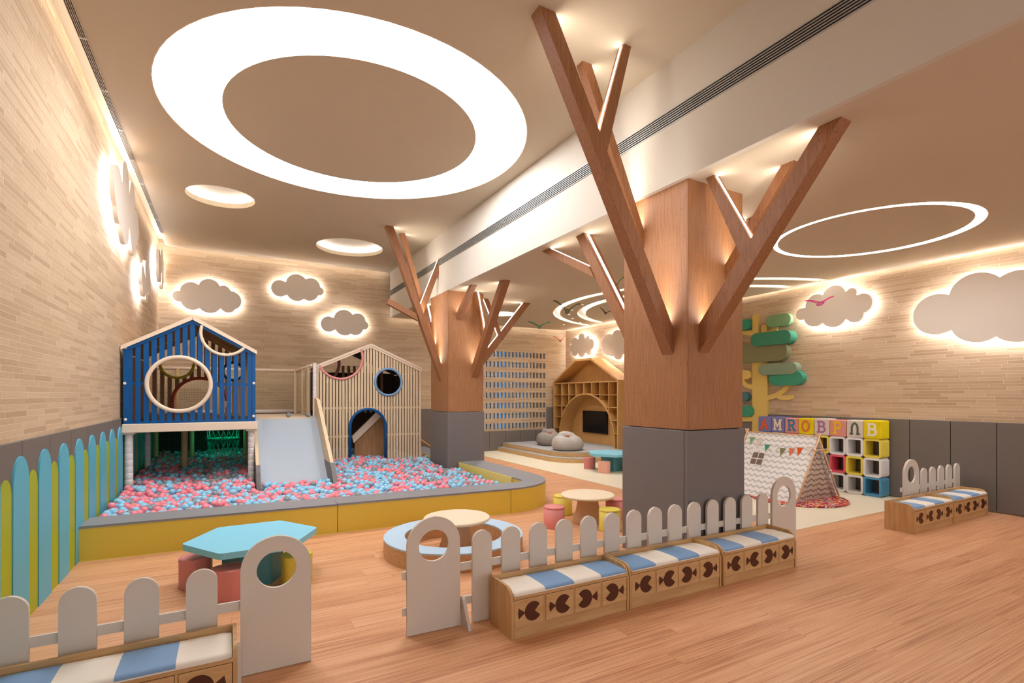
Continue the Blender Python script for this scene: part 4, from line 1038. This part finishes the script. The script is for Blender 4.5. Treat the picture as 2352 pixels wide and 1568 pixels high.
def beanbag(label, x, y, r, h, m, seed):
    g = thing('bean_bag', label, 'bean bag', (x, y, .1435), 'canvas bean bags on the stage')
    rg = random.Random(seed); ph = [rg.uniform(0, 6.28) for _ in range(8)]
    mb = MB(); mb.smooth = True; n = 56; prof = [(0.02, 0), (.72, .0), (.90, .05), (1.0, .22), (1.0, .40), (.95, .55), (.85, .68), (.72, .78), (.58, .84), (.52, .88), (.44, .97), (.30, 1.02), (.12, 1.01), (.02, .98)]
    sub = []
    for i in range(len(prof) - 1):
        for q in range(3): tt = q / 3; sub.append((prof[i][0] * (1 - tt) + prof[i + 1][0] * tt, prof[i][1] * (1 - tt) + prof[i + 1][1] * tt))
    sub.append(prof[-1]); vs = []
    for rr, zz_ in sub:
        for j in range(n):
            a = 2 * math.pi * j / n
            wr = 1 + .02 * math.sin(3 * a + ph[0]) + (.085 * math.sin(6 * a + ph[1] + 5 * zz_) + .06 * math.sin(13 * a + ph[2] + 3 * zz_)) * max(0, zz_ - .45) * 1.4 + .012 * math.sin(16 * a + ph[4]) * (zz_ > .1)
            fold = -.17 * math.exp(-((zz_ - .80) / .06) ** 2) * (.6 + .4 * math.sin(2 * a + ph[3]))
            zz2 = zz_ + (.02 * math.sin(2 * a + ph[5]) * zz_ ** 3)
            vs.append((x + rr * r * (wr + fold) * math.cos(a) - .06 * r * zz_ ** 3, y + rr * r * (wr + fold) * math.sin(a) + .1 * r * zz_ ** 3, .1437 + zz2 * h))
    k = len(sub); fs = [(i * n + j, i * n + (j + 1) % n, (i + 1) * n + (j + 1) % n, (i + 1) * n + j) for i in range(k - 1) for j in range(n)]
    fs.append(tuple(reversed(range(n)))); fs.append(tuple((k - 1) * n + j for j in range(n)))
    mb.add(vs, fs); mb.build('bag', m, g, smooth=True)
    d = Vector((-x, -y)).normalized(); e = Vector((d.y, -d.x))
    c = Vector((x, y)) + d * r * .66; mb = MB()
    pts = []
    for s_, q in ((-.16, 0), (.16, 0), (.16, 1), (-.16, 1)):
        p = c + e * (-s_) * r - d * (.12 * r * q); pts.append((p.x, p.y, .1437 + h * (.775 + .08 * q)))
    mb.add(pts + [(p[0] + d.x * .004, p[1] + d.y * .004, p[2] + .006) for p in pts], [(0, 1, 2, 3), (7, 6, 5, 4), (0, 4, 5, 1), (1, 5, 6, 2), (2, 6, 7, 3), (3, 7, 4, 0)])
    mb.build('label_patch', 'tag', g)
beanbag('darker grey bean bag farther back on the stage', 4.80, 7.33, .222, .27, 'bag', 1)
beanbag('lighter grey bean bag in front on the stage', 4.625, 6.56, .245, .275, 'bagl', 5)
# ================================================================ RIGHT WALL: TREE RELIEF
XT = 5.655
T_ = thing('relief_tree', 'yellow trunked relief tree with rounded green leaf slabs on the right wall', 'wall relief', (XT, 3.6, 0))
def zo(x, y): return (1700 + x / 3.919, 600 + y / 3.919)
def rc(x0, y0, x1, y1, mat, thick, name, cap=None):
    (px0, py0), (px1, py1) = zo(x0, y0), zo(x1, y1)
    Xp = XR - thick
    ya, za, _ = inX(px0, (py0 + py1) / 2, Xp); yb_, zb_, z_ = inX(px1, (py0 + py1) / 2, Xp)
    h = (py1 - py0) * (inX((px0 + px1) / 2, py0, Xp)[2]) / F
    zc = (za + zb_) / 2
    lo, hi = sorted((ya, yb_))
    pts = capsule(lo, zc - h / 2, hi, zc + h / 2, 12) if cap == 'h' else ([(lo, zc - h / 2), (hi, zc - h / 2)] + circ((lo + hi) / 2, zc + h / 2 - (hi - lo) / 2, (hi - lo) / 2, 12, 0, math.pi, True) if cap == 'v' else [(lo, zc - h / 2), (hi, zc - h / 2), (hi, zc + h / 2), (lo, zc + h / 2)])
    return MB().plate(pts, 'x', Xp, XR - .001).build(name, mat, T_, bevel=.003)
rc(110, 905, 243, 1540, 't_yellow', .035, 'trunk')
rc(110, 470, 162, 930, 't_yellow', .034, 'stem', 'v')
rc(188, 570, 240, 700, 't_yellow', .033, 'stem', 'v')
LT = [.030]
def limb(pts, r=.028):
    LT[0] += .0012; th = LT[0]
    q = []
    for x, y in pts:
        a = inX(*zo(x, y), XR - .03); q.append(Vector((a[0], a[1])))
    L_, R_ = [], []
    for i, p in enumerate(q):
        d = (q[min(i + 1, len(q) - 1)] - q[max(i - 1, 0)]).normalized(); nn = Vector((-d.y, d.x)) * r; L_.append(p + nn); R_.append(p - nn)
    k = len(q); F0 = [(XR - th, p.x, p.y) for p in L_ + R_]; F1 = [(XR - .001, p.x, p.y) for p in L_ + R_]
    fs = []
    for i in range(k - 1):
        fs += [(i, i + 1, k + i + 1, k + i), (2 * k + i, 3 * k + i, 3 * k + i + 1, 2 * k + i + 1), (i, 2 * k + i, 2 * k + i + 1, i + 1), (k + i, k + i + 1, 3 * k + i + 1, 3 * k + i)]
    mb = MB(); mb.add(F0 + F1, fs); mb.plate(circ(q[-1].x, q[-1].y, r, 24), 'x', XR - th - .0001, XR - .001)
    mb.build('limb', 't_yellow', T_)
def bez(p0, p1, p2, n=8): return [((1 - t) ** 2 * p0[0] + 2 * t * (1 - t) * p1[0] + t * t * p2[0], (1 - t) ** 2 * p0[1] + 2 * t * (1 - t) * p1[1] + t * t * p2[1]) for t in [i / n for i in range(n + 1)]]
limb(bez((215, 650), (310, 650), (318, 580)))
limb(bez((140, 645), (60, 645), (-10, 640)))
limb(bez((230, 1232), (390, 1200), (425, 1110)))
limb(bez((320, 1195), (370, 1245), (452, 1222)))
limb(bez((140, 1130), (20, 1135), (20, 1040)))
limb(bez((140, 1418), (60, 1420), (-20, 1418)))
rc(163, 915, 508, 1020, 't_sage', .10, 'leaf_slab', 'h')
rc(255, 990, 560, 1115, 't_emerald', .085, 'leaf_slab', 'h')
rc(232, 475, 455, 585, 't_light', .06, 'leaf_slab', 'h')
rc(93, 632, 455, 752, 't_teal', .13, 'leaf_slab', 'h')
rc(-170, 742, 422, 910, 't_olive', .09, 'leaf_slab', 'h')
rc(-60, 525, 92, 618, 't_emerald', .07, 'leaf_slab', 'h')
rc(-20, 980, 92, 1060, 't_yellow', .07, 'leaf_slab', 'h')
rc(-60, 1175, 70, 1260, 't_slate', .07, 'leaf_slab', 'h')
rc(-80, 1298, 112, 1395, 't_emerald', .07, 'leaf_slab', 'h')
# ================================================================ STORAGE CUBES AND LETTER CUBES
CW, CHh = .1645, .188
YC0 = 2.592
cols_ = [['c_yellow', 'c_white', 'c_blue'], ['c_white', 'c_yellow', 'c_white'], ['c_white', 'c_pink', 'c_white'], ['c_yellow', 'c_grey', 'c_white'], ['c_white', 'c_white', 'c_yellow'], ['c_pink', 'c_yellow', 'c_white'], ['c_white', 'c_blue', 'c_white'], ['c_blue', 'c_white', 'c_pink']]
nm = {'c_yellow': 'yellow', 'c_white': 'white', 'c_blue': 'blue', 'c_pink': 'pink', 'c_grey': 'dark grey'}
cx0, cx1 = 5.515, 5.662
rowname = ['top', 'middle', 'bottom']
place = ['rightmost column', 'second column from the right', 'third column from the right', 'fourth column from the right beside the tent', 'fifth column from the right', 'sixth column from the right', 'seventh column from the right', 'leftmost column, behind the tent']
for c in range(8):
    for r in range(3):
        y0 = YC0 + c * CW; z0 = .005 + (2 - r) * CHh
        m = cols_[c][r]
        g = thing('storage_cube', '%s open cube, %s row, %s' % (nm[m], rowname[r], place[c]), 'cube', (cx0, y0, z0), 'open storage cubes stacked along the right wall')
        MB().plate(rrect(y0 + .001, z0 + .0005, y0 + CW - .001, z0 + CHh - .0005, .030), 'x', cx0, cx1, [list(reversed(rrect(y0 + .022, z0 + .022, y0 + CW - .022, z0 + CHh - .022, .008, 4)))]).build('cube_shell', m, g, bevel=.0025)
LET = {
 'A': [[(.12, 0), (.5, 1), (.88, 0)], [(.27, .38), (.73, .38)], [(.0, .0), (.26, 0)], [(.72, 0), (1, 0)]],
 'M': [[(.14, 0), (.14, 1), (.5, .3), (.86, 1), (.86, 0)], [(0, 0), (.3, 0)], [(.7, 0), (1, 0)], [(0, 1), (.2, 1)], [(.8, 1), (1, 1)]],
 'R': [[(.2, 0), (.2, 1), (.6, 1), (.8, .88), (.8, .64), (.6, .5), (.2, .5)], [(.5, .5), (.86, 0)], [(.05, 0), (.38, 0)], [(.05, 1), (.25, 1)], [(.75, 0), (1, 0)]],
 'O': [[(.5 + .4 * math.sin(R(a)), .5 + .5 * math.cos(R(a))) for a in range(0, 361, 20)]],
 'B': [[(.2, 0), (.2, 1), (.6, 1), (.78, .88), (.78, .66), (.6, .54), (.2, .54)], [(.6, .54), (.86, .4), (.86, .15), (.64, 0), (.2, 0)], [(.05, 1), (.25, 1)], [(.05, 0), (.25, 0)]],
 'P': [[(.25, 0), (.25, 1), (.65, 1), (.84, .86), (.84, .6), (.65, .46), (.25, .46)], [(.08, 0), (.45, 0)], [(.08, 1), (.3, 1)]],
 'N': [[(.12, 0), (.2, .02), (.2, .6), (.3, .88), (.5, 1), (.7, .88), (.8, .6), (.8, .02), (.88, 0)], [(.02, .03), (.28, .03)], [(.72, .03), (.98, .03)]],
}
def letter(g, ch, X, yc, zc, wd, ht, mat):
    mb = MB(); th = .0095; ns_ = 0
    for pl in LET[ch]:
        P = [Vector((yc + wd / 2 - p[0] * wd, zc - ht / 2 + p[1] * ht)) for p in pl]
        for a, b in zip(P[:-1], P[1:]):
            d = (b - a); 
            if d.length < 1e-6: continue
            d.normalize(); n_ = Vector((-d.y, d.x)) * th; a2 = a - d * th * .5; b2 = b + d * th * .5
            ns_ += 1; mb.plate([tuple(a2 + n_), tuple(b2 + n_), tuple(b2 - n_), tuple(a2 - n_)], 'x', X - .002 - ns_ * .00012, X + ns_ * .00005)
    mb.build('letter', mat, g)
zt = .005 + 3 * CHh + .0005
for c, (ch, cloth, lm, desc) in enumerate([('B', 's_yellow', 'l_ivory', 'yellow cloth cube with an ivory letter B, rightmost'), ('N', 's_cream', 'l_grey', 'cream cloth cube with a grey arch shaped letter'), ('P', 's_pink', 'l_gold', 'pink cloth cube with a yellow letter P'), ('B', 's_cream', 'l_mauve', 'cream cloth cube with a mauve letter B'), ('O', 's_yellow', 'l_coral', 'yellow cloth cube with a coral letter O'), ('R', 's_pink', 'l_blue', 'pink cloth cube with a blue letter R'), ('M', 's_purple', 'l_cream', 'purple cloth cube with a cream letter M'), ('A', 's_purple', 'l_orange', 'purple cloth cube with an orange letter A')]):
    y0 = YC0 + c * CW - .004; jx = [.0, .012, .004, .01, .0, .008, .003, .0][c]
    g = thing('letter_cube', desc + ' on the storage cubes', 'cloth cube', (cx0 + jx, y0, zt), 'cloth letter cubes on top of the storage cubes')
    MB().box(cx0 - .01 + jx, y0 + .002, zt, cx1 - .002, y0 + CW - .002, zt + .178 - .004 * (c % 3)).build('cube_body', cloth, g, bevel=.010, seg=3)
    letter(g, ch, cx0 - .0103 + jx, y0 + CW / 2, zt + .09, .092, .110, lm)
# ================================================================ TENT
g = thing('play_tent', 'white and grey chevron cloth ridge tent on wooden poles', 'tent', (4.84, 3.15, 0))
ya, yb_ = 2.80, 3.56; xl, xr, xm, zr = 4.50, 5.17, 4.84, .605
z_b = .012
nseg = 10
def sheet(xb, x_t, name, mat, off):
    mb = MB(); vs = []; k = 7
    for i in range(nseg + 1):
        y = ya + .01 + (yb_ - ya - .02) * i / nseg
        for j in range(k):
            t_ = j / (k - 1); s_ = .012 * math.sin(math.pi * t_)
            vs.append((xb + (x_t - xb) * t_ + off * s_, y, z_b + (zr - z_b) * t_ - .004 * math.sin(3.1 * i) * (j == 0)))
    n0 = len(vs); vs += [(v[0] - off * .004, v[1], v[2]) for v in vs]
    fs = []
    for i in range(nseg):
        for j in range(k - 1):
            a = i * k + j; fs.append((a, a + 1, a + k + 1, a + k)); fs.append((n0 + a, n0 + a + k, n0 + a + k + 1, n0 + a + 1))
    for i in range(nseg):
        for j in (0, k - 1): a = i * k + j; fs.append((a, a + k, n0 + a + k, n0 + a))
    for j in range(k - 1):
        for i in (0, nseg): a = i * k + j; fs.append((a, a + 1, n0 + a + 1, n0 + a))
    mb.add(vs, fs); return mb.build(name, mat, g)
sheet(xl + .012, xm, 'near_side_cloth', 'tent_out', 1)
sheet(xr - .012, xm, 'far_side_cloth', 'tent_out', -1)
for nm_, s_ in (('l', -1), ('r', 1)):                # front flaps, gathered towards the poles
    vs = []; k = 10; xe_ = xl + .02 if s_ < 0 else xr - .02
    for i in range(13):
        t_ = i / 12; z = z_b + (zr - .05 - z_b) * t_
        xo = xe_ + (xm - xe_) * t_; xi = xm - s_ * .004
        for j in range(k):
            q = j / (k - 1); vs.append((xo + (xi - xo) * q, ya + .03 + .016 * math.sin(q * 11 + (s_ > 0)) * (1 - t_ * .7) + .035 * q * (1 - t_) + (.004 if s_ > 0 else 0), z))
    n0 = len(vs); vs += [(v[0], v[1] + .003, v[2]) for v in vs]; fs = []
    for i in range(12):
        for j in range(k - 1):
            a = i * k + j; fs.append((a, a + 1, a + k + 1, a + k)); fs.append((n0 + a, n0 + a + k, n0 + a + k + 1, n0 + a + 1))
    mb = MB(); mb.smooth = True; mb.add(vs, fs).build('front_flap', 'tent_in', g)
MB().plate([(xl + .02, z_b), (xr - .02, z_b), (xm, zr - .01)], 'y', yb_ - .01, yb_ - .006).build('back_cloth', 'tent_in', g)
for y in (ya, yb_):
    for s_, xf in ((-1, xl), (1, xr)):
        top_x = xm - s_ * .012
        mb = MB(); mb.smooth = True; mb.tube([(xf, y, .021), (top_x, y + s_ * .008, zr + .035)], .0085, 10).build('pole', 'pole', g)
mb = MB(); mb.smooth = True; mb.tube([(xm, ya - .015, zr + .004), (xm, yb_ + .015, zr + .004)], .008, 10).build('ridge_pole', 'pole', g)
MB().tube([(xm - .10, ya - .012, zr - .12), (xm + .10, ya - .012, zr - .12)], .007, 8).build('cross_bar', 'pole', g)
MB().tube([(xm - .10, yb_ + .012, zr - .12), (xm + .10, yb_ + .012, zr - .12)], .007, 8).build('cross_bar', 'pole', g)
for s_, xf in ((-1, xl), (1, xr)):
    x = xf + (xm - xf) * .45
    mb = MB(); mb.smooth = True; mb.tube([(x + .012 * math.cos(R(a)), ya + .012 * math.sin(R(a)), .28 + .002 * math.sin(R(3 * a))) for a in range(0, 360, 30)], .004, 6, closed=True).build('tie_ribbon', 'white_frame', g)
def side_pt(y, t_, off=.004):       # point on the near slope
    n_ = Vector((-(zr - z_b), 0, (xm - xl))).normalized()
    return (xl + .012 + (xm - xl - .012) * t_ + .012 * math.sin(math.pi * t_) * 1 + n_.x * off - .012 * 0, y, z_b + (zr - z_b) * t_ + n_.z * off)
def patch(pts, name, mat, off=.006, t=.002):
    a = [side_pt(y, q, off) for y, q in pts]; b = [side_pt(y, q, off + t) for y, q in pts]; n_ = len(pts)
    MB().add(a + b, [tuple(range(n_)), tuple(reversed(range(n_, 2 * n_)))] + [(i, (i + 1) % n_, n_ + (i + 1) % n_, n_ + i) for i in range(n_)]).build(name, mat, g)
def ty(px, t_):                     # ridge direction position seen at a pixel column
    x = xl + .012 + (xm - xl - .012) * t_; return inX(px, 1000, x)[0]
wt = .60
w0, w1 = ty(1755, wt), ty(1726, wt)
patch([(w0, .47), (w0 + .015, .455), (w1 - .015, .455), (w1, .47), (w1, .66), (w1 - .02, .69), (w0 + .02, .69), (w0, .66)], 'window_frame', 'white_frame', .006)
mw = (w0 + w1) / 2
for a, b in ((w0 + .008, mw - .004), (mw + .004, w1 - .008)):
    for c, d in ((.475, .56), (.575, .665)): patch([(a, c), (b, c), (b, d), (a, d)], 'window_pane', 'tintwin', .009, .001)
patch([(w0 - .02, .73), (w0 + .01, .655), (mw, .70), (w1 - .01, .655), (w1 + .02, .73)], 'curtain', 'white_frame', .010, .002)
# bunting
B_ = thing('bunting', 'string of small coloured cloth pennants across the tent side', 'bunting', side_pt(3.2, .8))
fl = [(1729, .90, 't_light'), (1744, .85, 's_cream'), (1763, .80, 'b_teal'), (1780, .77, 'white_frame'), (1798, .765, 't_olive'), (1819, .775, 'l_coral'), (1838, .80, 'l_orange'), (1861, .82, 's_cream')]
M['b_teal'] = M['t_emerald']
line = []
for px, q, m in fl:
    yc = ty(px, q); wv = .030
    line += [side_pt(yc + wv, q + .012, .012), side_pt(yc - wv, q + .010, .012)]
    a = [side_pt(yc + wv, q + .01, .009), side_pt(yc - wv, q + .01, .009), side_pt(yc, q - .12, .011)]; b = [side_pt(yc + wv, q + .01, .011), side_pt(yc - wv, q + .01, .011), side_pt(yc, q - .12, .013)]
    MB().add(a + b, [(0, 1, 2), (5, 4, 3), (0, 3, 4, 1), (1, 4, 5, 2), (2, 5, 3, 0)]).build('pennant', m, B_)
MB().tube(line, .0015, 5).build('cord', 'white_frame', B_)
mb = MB(); mb.smooth = False
rgx, rgy, rgr = 4.785, 2.975, .425
mb.plate(circ(rgx, rgy, rgr - .012, 72), 'z', .0045, .0115)
tag(mb.build('felt_rug', 'rug', None), 'round rug of many coloured felt balls under the tent', 'rug')
o = bpy.data.objects['felt_rug']
mb = MB(); mb.smooth = True
mb.tube([(rgx + (rgr - .008) * math.cos(R(a)), rgy + (rgr - .008) * math.sin(R(a)), .012) for a in range(0, 360, 4)], .0075, 8, closed=True)
mb.build('rim', 'rug', o)
# ================================================================ HANGING NET BIRDS
def bird(label, px, py, Y, span, mat, tilt=0, heading=0.0, dip=.0):
    x, z, _ = inY(px, py, Y)
    g = thing('net_bird', label, 'hanging bird', (x, Y, z), 'wire net birds hanging from the ceiling')
    ch, sh = math.cos(heading), math.sin(heading)
    def W(p):
        a, b, c = p; c += a * tilt
        return (x + a * ch - b * sh, Y + a * sh + b * ch, z + c)
    mb = MB()
    nu, nv = 10, 6
    for s_ in (-1, 1):
        grid = [[W((s_ * span * (.06 + .44 * i / nu), (j / nv - .5) * span * .30 * (1 - .8 * i / nu) + .06 * span * (i / nu) ** 2, span * (.30 * math.sin(1.5 * i / nu) * (1 - dip) - .02 * math.cos(j * 1.3))))for j in range(nv + 1)] for i in range(nu + 1)]
        for i in range(nu + 1): mb.tube(grid[i], .0012, 3, caps=False)
        for j in range(nv + 1): mb.tube([grid[i][j] for i in range(nu + 1)], .0014 if 0 < j < nv else .0028, 3, caps=False)
        for i in range(nu):
            for j in range(nv):
                if (i + j) % 2: mb.tube([grid[i][j], grid[i + 1][j + 1]], .0010, 3, caps=False)
    mb.build('wing_net', mat, g)
    mb = MB()
    rings = []
    for i in range(11):
        t_ = i / 10; r_ = span * .075 * math.sin(math.pi * min(1, t_ * .93 + .05)) ** .8
        rings.append([W((r_ * math.cos(R(a)), (t_ - .5) * span * .55, r_ * math.sin(R(a)) - span * .05)) for a in range(0, 360, 40)])
    for q in rings: mb.tube(q, .0012, 3, closed=True)
    for j in range(9): mb.tube([q[j] for q in rings], .0013, 3, caps=False)
    mb.build('body_net', mat, g)
    top = HL if x > XBM else HU
    MB().tube([(x, Y, z), (x, Y, top)], .0006, 4).build('wire', 'ventmetal', g)
bird('green net bird hanging just before the curved light slots', 1303, 712, 4.6, .30, 'b_green', -.1, -.4)
bird('teal net bird seen left of the near pillar, wings up', 1416, 652, 3.9, .17, 'b_teal', .3, -.6)
bird('dark maroon net bird by the slanting branch left of the near pillar', 1391, 718, 4.6, .13, 'b_maroon', -.3, -.4)
bird('pale teal and rose net bird above the perforated wall', 1239, 748, 5.6, .30, 'b_teal', 0, -.4, .4)
bird('small red net bird near the far corner', 1287, 781, 6.2, .21, 'b_red', .1, -.5)
bird('magenta net bird floating in front of the right wall cloud', 1884, 694, 2.35, .21, 'b_magenta', .15, -.6, .5)
# ================================================================ SMALL THINGS
g = thing('handrail', 'wooden handrail on the grey padded back wall left of the far pillar', 'handrail', (2.3, 8.0, .4))
a = inY(958, 1003, 8.05); b = inY(996, 1030, 8.05)
mb = MB(); mb.smooth = True; mb.tube([(a[0], 8.06, a[1]), (b[0], 8.06, b[1])], .014, 10).build('rail', 'shelfwood', g)
MB().tube([(a[0] + .05, 8.06, a[1] - .03), (a[0] + .05, YB - .02, a[1] - .03)], .008, 8).build('bracket', 'ventmetal', g)
MB().tube([(b[0] - .05, 8.06, b[1] + .03), (b[0] - .05, YB - .02, b[1] + .03)], .008, 8).build('bracket', 'ventmetal', g)
